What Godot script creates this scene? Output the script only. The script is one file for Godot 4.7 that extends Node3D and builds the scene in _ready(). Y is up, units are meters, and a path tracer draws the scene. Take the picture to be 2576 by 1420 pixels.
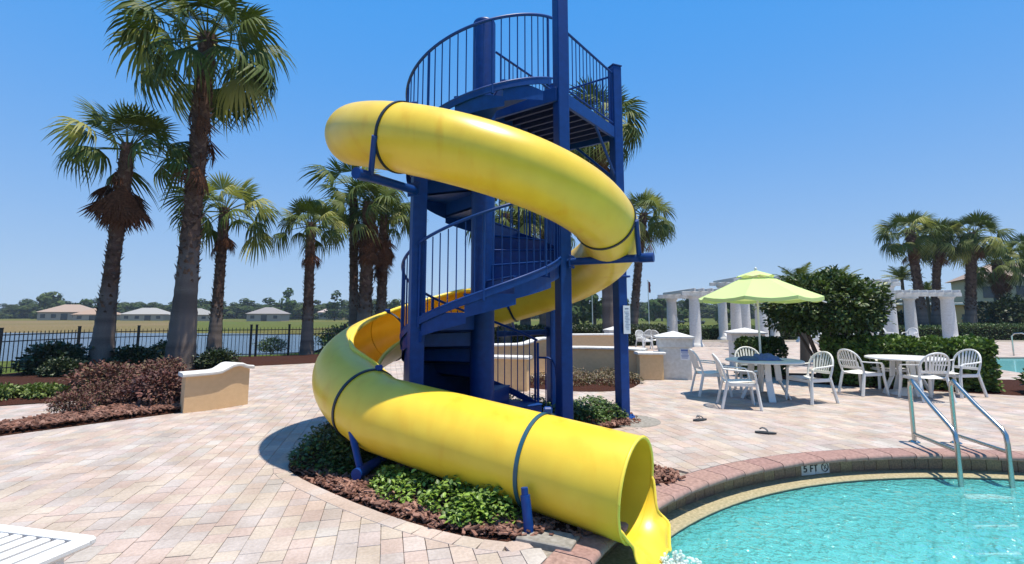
extends Node3D

var rng := RandomNumberGenerator.new()
var used := {}
var mats := {}

const SLIDE_C := Vector2(-0.39, -6.59)      # plan centre of the spiral
const POOL_C := Vector2(4.7, -1.0)

# ------------------------------------------------------------------ naming helpers
func numbered(n: String) -> String:
	if not used.has(n):
		used[n] = 0
		return n
	used[n] += 1
	return "%s_%03d" % [n, used[n]]

func thing(called: String, label: String, category: String, at := Vector3.ZERO, turn := 0.0, group := "") -> Node3D:
	var o := Node3D.new()
	o.name = numbered(called)
	add_child(o, true)
	o.position = at
	o.rotation.y = turn
	tag(o, label, category, group)
	return o

func tag(o: Node, label: String, category := "", group := "", kind := "") -> void:
	if label: o.set_meta("label", label)
	if category: o.set_meta("category", category)
	if group: o.set_meta("group", group)
	if kind: o.set_meta("kind", kind)

func put(called: String, mesh: Mesh, m: Material, parent: Node = self) -> MeshInstance3D:
	var o := MeshInstance3D.new()
	if parent == self:
		o.name = numbered(called)
	else:
		var k := 0
		var n := called
		while parent.has_node(NodePath(n)):
			k += 1
			n = "%s_%03d" % [called, k]
		o.name = n
	o.mesh = mesh
	o.material_override = null
	for s in mesh.get_surface_count():
		o.set_surface_override_material(s, m)
	parent.add_child(o, true)
	return o

func fin(called: String, st: SurfaceTool, m: Material, parent: Node = self) -> MeshInstance3D:
	return put(called, done(st), m, parent)

func done(st: SurfaceTool) -> ArrayMesh:
	st.generate_normals()
	return st.commit()

func dup(o: Node3D, at: Vector3, turn: float, label: String, group := "", scl := 1.0) -> Node3D:
	var c: Node3D = o.duplicate()
	c.name = numbered(String(o.name).rstrip("0123456789").rstrip("_"))
	add_child(c, true)
	c.position = at
	c.rotation.y = turn
	c.scale = Vector3.ONE * scl
	c.set_meta("label", label)
	if group: c.set_meta("group", group)
	return c

# ------------------------------------------------------------------ materials
func lin(r: float, g: float, b: float) -> Color:
	return Color(r, g, b).linear_to_srgb()

func noise_tex(freq: float, lo: Color, hi: Color, sd := 1, oct := 4, size := 512, kind := FastNoiseLite.TYPE_SIMPLEX_SMOOTH, normal := false, bump := 4.0) -> NoiseTexture2D:
	var n := FastNoiseLite.new()
	n.noise_type = kind
	n.frequency = freq
	n.seed = sd
	n.fractal_octaves = oct
	var t := NoiseTexture2D.new()
	t.width = size
	t.height = size
	t.seamless = true
	t.noise = n
	if normal:
		t.as_normal_map = true
		t.bump_strength = bump
	else:
		var g := Gradient.new()
		g.set_color(0, lo)
		g.set_color(1, hi)
		t.color_ramp = g
	return t

func mat(key: String, c: Color, rough := 0.6, spec := 0.5, metal := 0.0) -> StandardMaterial3D:
	if mats.has(key): return mats[key]
	var m := StandardMaterial3D.new()
	m.resource_name = key
	m.albedo_color = c
	m.roughness = rough
	m.metallic = metal
	m.metallic_specular = spec
	mats[key] = m
	return m

func tri(m: StandardMaterial3D, scale: float) -> StandardMaterial3D:
	m.uv1_triplanar = true
	m.uv1_world_triplanar = true
	m.uv1_scale = Vector3.ONE * scale
	return m

# ------------------------------------------------------------------ mesh helpers
func new_st() -> SurfaceTool:
	var st := SurfaceTool.new()
	st.begin(Mesh.PRIMITIVE_TRIANGLES)
	st.set_smooth_group(-1)
	return st

func quad(st: SurfaceTool, a: Vector3, b: Vector3, c: Vector3, d: Vector3) -> void:
	for v in [a, b, c, a, c, d]: st.add_vertex(v)

func tri3(st: SurfaceTool, a: Vector3, b: Vector3, c: Vector3) -> void:
	st.add_vertex(a); st.add_vertex(b); st.add_vertex(c)

# box with chamfered edges
func box(st: SurfaceTool, c: Vector3, s: Vector3, bev := 0.0, xf := Transform3D.IDENTITY) -> void:
	st.set_smooth_group(-1)
	var h := s / 2.0
	if bev <= 0.0:
		var v := []
		for i in 8:
			v.append(xf * (c + Vector3(h.x if i & 1 else -h.x, h.y if i & 2 else -h.y, h.z if i & 4 else -h.z)))
		quad(st, v[4], v[6], v[7], v[5])
		quad(st, v[1], v[3], v[2], v[0])
		quad(st, v[5], v[7], v[3], v[1])
		quad(st, v[0], v[2], v[6], v[4])
		quad(st, v[2], v[3], v[7], v[6])
		quad(st, v[0], v[4], v[5], v[1])
		return
	bev = minf(bev, minf(h.x, minf(h.y, h.z)) * 0.9)
	# three planes of inset faces plus edges and corners
	var p := func(ax: int, sx: float, sy: float, sz: float) -> Vector3:
		var q := Vector3((h.x if ax == 0 else h.x - bev) * sx, (h.y if ax == 1 else h.y - bev) * sy, (h.z if ax == 2 else h.z - bev) * sz)
		return xf * (c + q)
	var face := func(pts: Array) -> void:
		var n: Vector3 = (pts[1] - pts[0]).cross(pts[2] - pts[0])
		var mid := Vector3.ZERO
		for q in pts: mid += q
		mid /= pts.size()
		if n.dot(mid - xf * c) > 0: pts.reverse()
		for i in range(1, pts.size() - 1): tri3(st, pts[0], pts[i], pts[i + 1])
	for sg in [-1.0, 1.0]:
		face.call([p.call(0, sg, -1, -1), p.call(0, sg, 1, -1), p.call(0, sg, 1, 1), p.call(0, sg, -1, 1)])
		face.call([p.call(1, -1, sg, -1), p.call(1, 1, sg, -1), p.call(1, 1, sg, 1), p.call(1, -1, sg, 1)])
		face.call([p.call(2, -1, -1, sg), p.call(2, 1, -1, sg), p.call(2, 1, 1, sg), p.call(2, -1, 1, sg)])
	for a in [-1.0, 1.0]:
		for b in [-1.0, 1.0]:
			face.call([p.call(0, a, b, -1), p.call(1, a, b, -1), p.call(1, a, b, 1), p.call(0, a, b, 1)])
			face.call([p.call(0, a, -1, b), p.call(2, a, -1, b), p.call(2, a, 1, b), p.call(0, a, 1, b)])
			face.call([p.call(1, -1, a, b), p.call(2, -1, a, b), p.call(2, 1, a, b), p.call(1, 1, a, b)])
			for d in [-1.0, 1.0]:
				face.call([p.call(0, a, b, d), p.call(1, a, b, d), p.call(2, a, b, d)])

func bar(st: SurfaceTool, a: Vector3, b: Vector3, w: float, d: float, bev := 0.0, twist := 0.0) -> void:
	var z := (b - a).normalized()
	var x := z.cross(Vector3.UP) if absf(z.y) < 0.99 else Vector3.RIGHT
	x = x.normalized().rotated(z, twist)
	var y := x.cross(z).normalized()
	box(st, Vector3.ZERO, Vector3(w, d, (b - a).length()), bev, Transform3D(Basis(x, y, -z), (a + b) / 2.0))

func tube(st: SurfaceTool, pts: Array, r, sides := 10, caps := true) -> void:
	var n := pts.size()
	var t: Vector3 = (pts[1] - pts[0]).normalized()
	var x: Vector3 = t.cross(Vector3.UP) if absf(t.y) < 0.95 else t.cross(Vector3.RIGHT)
	x = x.normalized()
	var prev := []
	for i in n:
		var tt: Vector3 = ((pts[mini(i + 1, n - 1)] - pts[maxi(i - 1, 0)]) as Vector3).normalized()
		x = (x - tt * x.dot(tt)).normalized()
		var y := tt.cross(x)
		var rr: float = r if not r is Array else r[i]
		var ring := []
		for k in sides:
			var a := TAU * k / sides
			ring.append(pts[i] + (x * cos(a) + y * sin(a)) * rr)
		if i > 0:
			st.set_smooth_group(0)
			for k in sides:
				var k2 := (k + 1) % sides
				quad(st, prev[k], ring[k], ring[k2], prev[k2])
		if caps and (i == 0 or i == n - 1):
			st.set_smooth_group(-1)
			for k in range(1, sides - 1):
				if i == 0: tri3(st, ring[0], ring[k], ring[k + 1])
				else: tri3(st, ring[0], ring[k + 1], ring[k])
		prev = ring
	st.set_smooth_group(-1)

func lathe(st: SurfaceTool, prof: Array, sides := 20, c := Vector3.ZERO, smooth := true) -> void:
	for i in prof.size() - 1:
		st.set_smooth_group(i + 1 if not smooth else 0)
		for k in sides:
			var a := TAU * k / sides
			var b := TAU * (k + 1) / sides
			var p0: Vector2 = prof[i]
			var p1: Vector2 = prof[i + 1]
			var v0 := c + Vector3(cos(a) * p0.x, p0.y, sin(a) * p0.x)
			var v1 := c + Vector3(cos(a) * p1.x, p1.y, sin(a) * p1.x)
			var v2 := c + Vector3(cos(b) * p1.x, p1.y, sin(b) * p1.x)
			var v3 := c + Vector3(cos(b) * p0.x, p0.y, sin(b) * p0.x)
			if p0.x > 1e-5: tri3(st, v0, v2, v3)
			if p1.x > 1e-5: tri3(st, v0, v1, v2)
	st.set_smooth_group(-1)

# a closed profile (x to the right of the path, y up) swept along a level or rising path
func sweep(st: SurfaceTool, pts: Array, prof: Array, closed := false, capped := true, lifts := []) -> void:
	var n := pts.size()
	var rings := []
	for i in n:
		var a: Vector3 = pts[(i - 1 + n) % n] if closed else pts[maxi(i - 1, 0)]
		var b: Vector3 = pts[(i + 1) % n] if closed else pts[mini(i + 1, n - 1)]
		var t := b - a
		t.y = 0
		var r := t.normalized().cross(Vector3.UP)
		var ring := []
		for q in prof:
			ring.append(pts[i] + r * q.x + Vector3.UP * (q.y + (lifts[i] if lifts else 0.0)))
		rings.append(ring)
	var m := prof.size()
	for i in (n if closed else n - 1):
		for k in m:
			st.set_smooth_group(k + 1)
			var k2 := (k + 1) % m
			var r0: Array = rings[i]
			var r1: Array = rings[(i + 1) % n]
			quad(st, r0[k], r1[k], r1[k2], r0[k2])
	st.set_smooth_group(-1)
	if capped and not closed:
		var ids := Geometry2D.triangulate_polygon(PackedVector2Array(prof))
		for j in range(0, ids.size(), 3):
			tri3(st, rings[0][ids[j]], rings[0][ids[j + 1]], rings[0][ids[j + 2]])
			tri3(st, rings[n - 1][ids[j]], rings[n - 1][ids[j + 2]], rings[n - 1][ids[j + 1]])

func ring_of(poly: PackedVector2Array, y: float) -> Array:
	var o := []
	for p in poly: o.append(Vector3(p.x, y, p.y))
	return o

# flat polygon facing up; skirt > 0 also builds its edge down to y - skirt
func slab(st: SurfaceTool, poly: PackedVector2Array, y: float, skirt := 0.0) -> void:
	var ids := Geometry2D.triangulate_polygon(poly)
	for j in range(0, ids.size(), 3):
		var a := poly[ids[j]]
		var b := poly[ids[j + 1]]
		var c := poly[ids[j + 2]]
		if (b - a).cross(c - a) < 0:
			var t := b
			b = c
			c = t
		tri3(st, Vector3(a.x, y, a.y), Vector3(b.x, y, b.y), Vector3(c.x, y, c.y))
	if skirt > 0.0:
		var cw := Geometry2D.is_polygon_clockwise(poly)
		for i in poly.size():
			var a := poly[i]
			var b := poly[(i + 1) % poly.size()]
			if cw:
				var t := a
				a = b
				b = t
			quad(st, Vector3(a.x, y, a.y), Vector3(a.x, y - skirt, a.y), Vector3(b.x, y - skirt, b.y), Vector3(b.x, y, b.y))

func poly(flat: Array) -> PackedVector2Array:
	var o := PackedVector2Array()
	for i in range(0, flat.size(), 2): o.append(Vector2(flat[i], flat[i + 1]))
	return o

func round_poly(p: PackedVector2Array, passes := 2) -> PackedVector2Array:
	for k in passes:
		var o := PackedVector2Array()
		for i in p.size():
			var a := p[i]
			var b := p[(i + 1) % p.size()]
			o.append(a.lerp(b, 0.25))
			o.append(a.lerp(b, 0.75))
		p = o
	return p

func inside(p: Vector2, pl: PackedVector2Array) -> bool:
	return Geometry2D.is_point_in_polygon(p, pl)

func multi(called: String, mesh: Mesh, m: Material, xf: Array, cols: Array, parent: Node = self) -> MultiMeshInstance3D:
	var mm := MultiMesh.new()
	mm.transform_format = MultiMesh.TRANSFORM_3D
	mm.use_colors = cols.size() > 0
	mm.mesh = mesh
	mm.instance_count = xf.size()
	for i in xf.size():
		mm.set_instance_transform(i, xf[i])
		if cols: mm.set_instance_color(i, cols[i])
	var o := MultiMeshInstance3D.new()
	o.name = numbered(called) if parent == self else called
	o.multimesh = mm
	o.material_override = m
	parent.add_child(o, true)
	o.set_meta("kind", "stuff")
	return o

func rr(a: float, b: float) -> float:
	return rng.randf_range(a, b)

# ------------------------------------------------------------------ leaves
func leaf_mesh(w: float, l: float, fold := 0.25, curl := 0.15) -> ArrayMesh:
	var st := new_st()
	st.set_smooth_group(0)
	var z := [0.0, 0.35, 0.7, 1.0]
	var ww := [0.08, 0.5, 0.4, 0.0]
	for i in 3:
		var y0: float = -curl * l * z[i] * z[i]
		var y1: float = -curl * l * z[i + 1] * z[i + 1]
		for s in [-1.0, 1.0]:
			var a := Vector3(0, y0, z[i] * l)
			var b := Vector3(0, y1, z[i + 1] * l)
			var c := Vector3(s * ww[i + 1] * w, y1 + fold * ww[i + 1] * w, z[i + 1] * l)
			var d := Vector3(s * ww[i] * w, y0 + fold * ww[i] * w, z[i] * l)
			if s > 0:
				tri3(st, a, b, d)
				if i < 2: tri3(st, d, b, c)
			else:
				tri3(st, a, d, b)
				if i < 2: tri3(st, d, c, b)
	return done(st)

func leaf_mat(key: String, c: Color, back: Color, rough := 0.45) -> StandardMaterial3D:
	if mats.has(key): return mats[key]
	var m := mat(key, Color.WHITE if c == Color.WHITE else c, rough, 0.45)
	m.vertex_color_use_as_albedo = true
	m.cull_mode = BaseMaterial3D.CULL_DISABLED
	m.backlight_enabled = true
	m.backlight = back
	return m

# leaves spread through a lumpy ellipsoid (denser to the outside), as one MultiMesh
func foliage(called: String, parent: Node, c: Vector3, rad: Vector3, count: int, mesh: Mesh, m: Material, tones: Array, flat_bottom := -1.0, lump := 0.25, sd := 1, shell := 0.55) -> MultiMeshInstance3D:
	var nz := FastNoiseLite.new()
	nz.seed = sd
	nz.frequency = 0.9
	var xf := []
	var cols := []
	var tries := 0
	while xf.size() < count and tries < count * 6:
		tries += 1
		var d := Vector3(rr(-1, 1), rr(-1, 1), rr(-1, 1))
		if d.length() > 1.0 or d.length() < 0.05: continue
		var u := d.normalized()
		if u.y < flat_bottom: continue
		var edge := 1.0 + lump * nz.get_noise_3d(u.x * 2.2, u.y * 2.2, u.z * 2.2) * 2.0
		var q := edge * (shell + (1.0 - shell) * pow(rng.randf(), 0.6))
		var hole := nz.get_noise_3d(u.x * 5.0 + 9.0, u.y * 5.0, u.z * 5.0)
		if hole < -0.32: continue
		var p := c + Vector3(u.x * rad.x, u.y * rad.y, u.z * rad.z) * q
		var z := (u + Vector3(rr(-1, 1), rr(-0.7, 0.9), rr(-1, 1)) * 0.9).normalized()
		var y := (Vector3.UP * 0.8 + u * 0.5 + Vector3(rr(-1, 1), rr(-1, 1), rr(-1, 1)) * 0.5).normalized()
		var x := y.cross(z).normalized()
		if x.length() < 0.1: continue
		y = z.cross(x)
		var s := rr(0.7, 1.25)
		xf.append(Transform3D(Basis(x * s, y * s, z * s), p))
		var t: Color = tones[rng.randi() % tones.size()]
		cols.append(t * rr(0.75, 1.25))
	return multi(called, mesh, m, xf, cols, parent)

# ------------------------------------------------------------------ main
func _ready() -> void:
	rng.seed = 7
	setup_view()
	make_materials()
	ground_and_water()
	paving()
	pool()
	beds()
	walls()
	fence()
	far_land()
	pergolas()
	palms()
	shrubs()
	tower()
	slide()
	furniture()
	ladder()
	small_things()

func setup_view() -> void:
	var cam := Camera3D.new()
	cam.name = "camera"
	add_child(cam)
	cam.position = Vector3(0, 1.55, 0)
	cam.rotation.x = atan(145.0 / 1250.0)
	cam.near = 0.1
	cam.far = 4000.0
	cam.projection = Camera3D.PROJECTION_FRUSTUM
	cam.keep_aspect = Camera3D.KEEP_HEIGHT
	cam.size = 0.1 * 1420.0 / 1250.0
	cam.frustum_offset = Vector2(0.0, -0.1 * 60.0 / 1250.0)
	cam.current = true
	var env := Environment.new()
	env.background_mode = Environment.BG_SKY
	var sm := ProceduralSkyMaterial.new()
	sm.sky_top_color = Color8(58, 140, 216)
	sm.sky_horizon_color = Color8(170, 192, 212)
	sm.sky_curve = 0.16
	sm.ground_horizon_color = Color8(150, 165, 160)
	sm.ground_bottom_color = Color8(120, 120, 105)
	sm.ground_curve = 0.05
	sm.sky_energy_multiplier = 1.0
	var sky := Sky.new()
	sky.sky_material = sm
	env.sky = sky
	env.tonemap_mode = Environment.TONE_MAPPER_LINEAR
	env.tonemap_exposure = 1.28
	env.sdfgi_enabled = true
	env.ssao_enabled = true
	env.ssil_enabled = true
	env.fog_enabled = true
	env.fog_density = 0.0004
	env.fog_light_color = Color8(190, 205, 222)
	var we := WorldEnvironment.new()
	we.name = "world_environment"
	we.environment = env
	add_child(we)
	var sun := DirectionalLight3D.new()
	sun.name = "sun"
	add_child(sun)
	var d := Vector3(-0.75, -3.97, -0.28).normalized()
	sun.look_at_from_position(Vector3.ZERO, d, Vector3.RIGHT)
	sun.light_energy = 1.55
	sun.light_color = Color(1.0, 0.965, 0.90)
	sun.light_angular_distance = 0.5
	sun.shadow_enabled = true

func make_materials() -> void:
	var m: StandardMaterial3D
	# yellow fibreglass
	m = mat("yellow", lin(0.92, 0.645, 0.05), 0.34, 0.5)
	m.albedo_texture = noise_tex(0.010, Color(0.93, 0.90, 0.82), Color(1, 1, 1), 3, 5)
	tri(m, 0.5)
	var ramp := noise_tex(0.010, Color(0.97, 0.90, 0.72), Color(1, 1, 1), 61, 5)
	ramp.color_ramp.set_offset(0, 0.05)
	ramp.color_ramp.set_offset(1, 0.33)
	m.detail_enabled = true
	m.detail_blend_mode = BaseMaterial3D.BLEND_MODE_MUL
	m.detail_uv_layer = BaseMaterial3D.DETAIL_UV_2
	m.detail_albedo = ramp
	m.uv2_triplanar = true
	m.uv2_world_triplanar = true
	m.uv2_scale = Vector3(0.7, 0.22, 0.7)
	m = mat("yellow_lip", lin(0.92, 0.66, 0.06), 0.4, 0.5)
	m = mat("blue", lin(0.002, 0.050, 0.25), 0.45, 0.4)
	m.albedo_texture = noise_tex(0.02, Color(0.82, 0.82, 0.84), Color(1, 1, 1), 5, 5)
	tri(m, 0.8)
	m = mat("band", lin(0.012, 0.02, 0.032), 0.5, 0.5)
	m = mat("paver", Color.WHITE, 0.93, 0.15)
	m.vertex_color_use_as_albedo = true
	m.albedo_texture = noise_tex(0.05, Color(0.89, 0.885, 0.88), Color(1, 1, 1), 11, 6)
	m.normal_enabled = true
	m.normal_texture = noise_tex(0.09, Color.BLACK, Color.WHITE, 12, 5, 512, FastNoiseLite.TYPE_SIMPLEX_SMOOTH, true, 3.0)
	m.normal_scale = 0.2
	tri(m, 1.1)
	m.detail_enabled = true
	m.detail_blend_mode = BaseMaterial3D.BLEND_MODE_MUL
	m.detail_uv_layer = BaseMaterial3D.DETAIL_UV_2
	m.detail_albedo = noise_tex(0.012, Color(0.84, 0.82, 0.80), Color(1, 1, 1), 14, 5)
	m.uv2_triplanar = true
	m.uv2_world_triplanar = true
	m.uv2_scale = Vector3.ONE * 0.22
	m = mat("sand", lin(0.40, 0.35, 0.29), 0.95, 0.2)
	m.albedo_texture = noise_tex(0.05, Color(0.7, 0.7, 0.7), Color(1, 1, 1), 13, 4)
	tri(m, 1.0)
	m = mat("coping_pink", lin(0.43, 0.265, 0.225), 0.75, 0.35)
	m.albedo_texture = noise_tex(0.03, Color(0.75, 0.74, 0.74), Color(1, 1, 1), 17, 5)
	tri(m, 1.3)
	var tones := [Color(0.36, 0.235, 0.14), Color(0.40, 0.29, 0.16), Color(0.32, 0.20, 0.14)]
	for k in 3:
		m = mat("band_tile%d" % k, Color(tones[k]).linear_to_srgb(), 0.35, 0.5)
		m.albedo_texture = noise_tex(0.03, Color(0.6, 0.6, 0.6), Color(1, 1, 1), 19, 5)
		tri(m, 2.5)
	m = mat("ledge", lin(0.50, 0.42, 0.27), 0.7, 0.35)
	m.albedo_texture = noise_tex(0.04, Color(0.72, 0.74, 0.70), Color(1, 1, 1), 23, 5)
	tri(m, 1.2)
	m = mat("dark_tile", lin(0.07, 0.06, 0.055), 0.3, 0.5)
	m = mat("pool_plaster", lin(0.34, 0.74, 0.72), 0.7, 0.3)
	m.albedo_texture = noise_tex(0.06, Color(0.72, 0.80, 0.80), Color(1, 1, 1), 29, 3)
	tri(m, 0.6)
	m = mat("pool_water", Color(0.42, 0.82, 0.80, 0.48), 0.04, 0.5)
	m.transparency = BaseMaterial3D.TRANSPARENCY_ALPHA
	m.normal_enabled = true
	m.normal_texture = noise_tex(0.022, Color.BLACK, Color.WHITE, 31, 3, 1024, FastNoiseLite.TYPE_CELLULAR, true, 14.0)
	m.normal_scale = 2.0
	m.uv1_scale = Vector3(0.45, 0.45, 0.45)
	m = mat("lake_water", lin(0.055, 0.075, 0.095), 0.18, 0.36)
	m.normal_enabled = true
	m.normal_texture = noise_tex(0.03, Color.BLACK, Color.WHITE, 33, 3, 512, FastNoiseLite.TYPE_SIMPLEX_SMOOTH, true, 2.0)
	m.normal_scale = 1.6
	tri(m, 0.25)
	m = mat("mulch", lin(0.15, 0.07, 0.05), 0.95, 0.2)
	m.albedo_texture = noise_tex(0.09, Color(0.35, 0.33, 0.33), Color(1.0, 0.95, 0.92), 37, 5)
	m.normal_enabled = true
	m.normal_texture = noise_tex(0.11, Color.BLACK, Color.WHITE, 38, 5, 512, FastNoiseLite.TYPE_SIMPLEX_SMOOTH, true, 10.0)
	tri(m, 1.0)
	m = mat("chip", Color.WHITE, 0.9, 0.2)
	m.vertex_color_use_as_albedo = true
	m = mat("terrain", Color.WHITE, 0.95, 0.1)
	m.vertex_color_use_as_albedo = true
	m.albedo_texture = noise_tex(0.05, Color(0.66, 0.68, 0.60), Color(1, 1, 1), 41, 6)
	tri(m, 0.12)
	m = mat("stucco", lin(0.74, 0.51, 0.29), 0.9, 0.2)
	m.albedo_texture = noise_tex(0.02, Color(0.95, 0.94, 0.93), Color(1, 1, 1), 43, 6)
	m.normal_enabled = true
	m.normal_texture = noise_tex(0.2, Color.BLACK, Color.WHITE, 44, 4, 512, FastNoiseLite.TYPE_SIMPLEX_SMOOTH, true, 2.0)
	tri(m, 0.9)
	m = mat("white_stucco", lin(0.72, 0.71, 0.69), 0.85, 0.3)
	m.albedo_texture = noise_tex(0.02, Color(0.88, 0.87, 0.85), Color(1, 1, 1), 45, 6)
	tri(m, 0.8)
	m = mat("white_coping", lin(0.74, 0.73, 0.71), 0.8, 0.3)
	m.albedo_texture = noise_tex(0.02, Color(0.86, 0.85, 0.83), Color(1, 1, 1), 46, 6)
	tri(m, 0.8)
	m = mat("black_metal", lin(0.012, 0.012, 0.014), 0.5, 0.5)
	m = mat("white_plastic", lin(0.70, 0.69, 0.66), 0.42, 0.5)
	m = mat("steel", lin(0.50, 0.50, 0.47), 0.26, 0.5, 1.0)
	m = mat("concrete", lin(0.36, 0.34, 0.31), 0.9, 0.2)
	m.albedo_texture = noise_tex(0.03, Color(0.75, 0.74, 0.72), Color(1, 1, 1), 47, 6)
	tri(m, 1.0)
	m = mat("lime", lin(0.56, 0.70, 0.31), 0.85, 0.2)
	m.cull_mode = BaseMaterial3D.CULL_DISABLED
	m.backlight_enabled = true
	m.backlight = Color(0.6, 0.62, 0.35)
	m = mat("towel", lin(0.20, 0.28, 0.56), 0.95, 0.1)
	m.albedo_texture = noise_tex(0.08, Color(0.55, 0.6, 0.65), Color(1, 1, 1), 49, 4)
	tri(m, 2.0)
	m = mat("towel_dark", lin(0.09, 0.14, 0.24), 0.95, 0.1)
	m = mat("bark", Color.WHITE, 0.95, 0.15)
	m.vertex_color_use_as_albedo = true
	m.albedo_texture = noise_tex(0.06, Color(0.55, 0.53, 0.52), Color(1, 1, 1), 51, 6)
	m.normal_enabled = true
	m.normal_texture = noise_tex(0.1, Color.BLACK, Color.WHITE, 52, 5, 512, FastNoiseLite.TYPE_SIMPLEX_SMOOTH, true, 10.0)
	tri(m, 1.4)
	m = mat("frond_green", lin(0.135, 0.175, 0.036), 0.55, 0.3)
	m.cull_mode = BaseMaterial3D.CULL_DISABLED
	m.backlight_enabled = true
	m.backlight = Color(0.42, 0.5, 0.16)
	m.albedo_texture = noise_tex(0.02, Color(0.6, 0.62, 0.55), Color(1, 1, 0.95), 53, 4)
	tri(m, 0.8)
	m = mat("frond_pale", lin(0.25, 0.24, 0.07), 0.55, 0.3)
	m.cull_mode = BaseMaterial3D.CULL_DISABLED
	m.backlight_enabled = true
	m.backlight = Color(0.45, 0.48, 0.2)
	m = mat("frond_brown", lin(0.21, 0.092, 0.05), 0.85, 0.2)
	m.cull_mode = BaseMaterial3D.CULL_DISABLED
	m.backlight_enabled = true
	m.backlight = Color(0.25, 0.16, 0.09)
	m.albedo_texture = noise_tex(0.03, Color(0.5, 0.48, 0.45), Color(1, 1, 1), 54, 4)
	tri(m, 0.9)
	leaf_mat("leaf", Color.WHITE, Color(0.5, 0.55, 0.25))
	leaf_mat("leaf_red", Color.WHITE, Color(0.3, 0.18, 0.15), 0.7)
	m = mat("rubber", lin(0.05, 0.055, 0.06), 0.7, 0.3)
	m = mat("paper", lin(0.72, 0.74, 0.78), 0.7, 0.3)

# ------------------------------------------------------------------ ground, lake
var LAKE: PackedVector2Array

func ground_y(p: Vector2) -> float:
	var y := -0.07
	if p.distance_to(POOL_C) < 5.6: return -2.2
	if p.x > 12.5 and p.y < -10.5 and p.y > -20.0: return -0.6
	# the bank of the lake falls away beyond the fence
	if p.y < -15.0 and p.x < 12.0:
		var inn := inside(p, LAKE)
		var d := 1e9
		for i in LAKE.size():
			var q := Geometry2D.get_closest_point_to_segment(p, LAKE[i], LAKE[(i + 1) % LAKE.size()])
			d = minf(d, p.distance_to(q))
		if inn: d = -d
		y = lerpf(-1.3, -0.07, smoothstep(-3.0, 8.0, d))
	if p.y < -95.0: y += 0.7 * smoothstep(95.0, 190.0, -p.y) * (0.5 + 0.5 * sin(p.x * 0.03))
	return y

func ground_col(p: Vector2) -> Color:
	var n := sin(p.x * 0.11 + 1.3 * sin(p.y * 0.07)) * 0.5 + 0.5
	var green := Color(0.10, 0.145, 0.035)
	var lawn := Color(0.14, 0.165, 0.05)
	var tan_ := Color(0.27, 0.20, 0.115)
	var rough := Color(0.17, 0.155, 0.06)
	var c := green.lerp(rough, n * 0.5)
	if p.y < -70.0 and p.y > -140.0:
		c = tan_.lerp(rough, n * 0.35) if p.x < -p.y * -0.66 else lawn.lerp(rough, n * 0.2)
	elif p.y <= -58.0 and p.x < 10.0:
		c = rough.lerp(Color(0.22, 0.19, 0.07), n)
	if p.y < -140.0: c = lawn.lerp(green, n)
	return c

func ground_and_water() -> void:
	LAKE = round_poly(poly([-95, -30, -60, -26, -30, -24.5, -16, -25.5, -12.5, -30, -14, -38, -19, -50, -24, -62, -40, -68, -70, -70, -100, -66]), 2)
	var xs := []
	var v := -1200.0
	while v < 1200.0:
		xs.append(v)
		var a := absf(v + 25.0)
		v += 1.2 if v > -70.0 and v < 22.0 else (4.0 if a < 160 else 60.0)
	var zs := []
	v = -1400.0
	while v < 40.0:
		zs.append(v)
		v += 1.2 if v > -75.0 and v < 8.0 else (4.0 if v > -200.0 else 60.0)
	var st := SurfaceTool.new()
	st.begin(Mesh.PRIMITIVE_TRIANGLES)
	for z in zs:
		for x in xs:
			var p := Vector2(x, z)
			st.set_color(ground_col(p))
			st.add_vertex(Vector3(x, ground_y(p), z))
	var w := xs.size()
	for j in zs.size() - 1:
		for i in w - 1:
			var a := j * w + i
			for q in [a, a + 1, a + w + 1, a, a + w + 1, a + w]: st.add_index(q)
	st.generate_normals()
	var g := put("ground", st.commit(), mats["terrain"])
	tag(g, "", "", "", "structure")
	st = new_st()
	slab(st, LAKE, -0.78)
	g = fin("lake", st, mats["lake_water"])
	tag(g, "", "", "", "structure")

# ------------------------------------------------------------------ paving
var BED: PackedVector2Array
var DECK: PackedVector2Array

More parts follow.
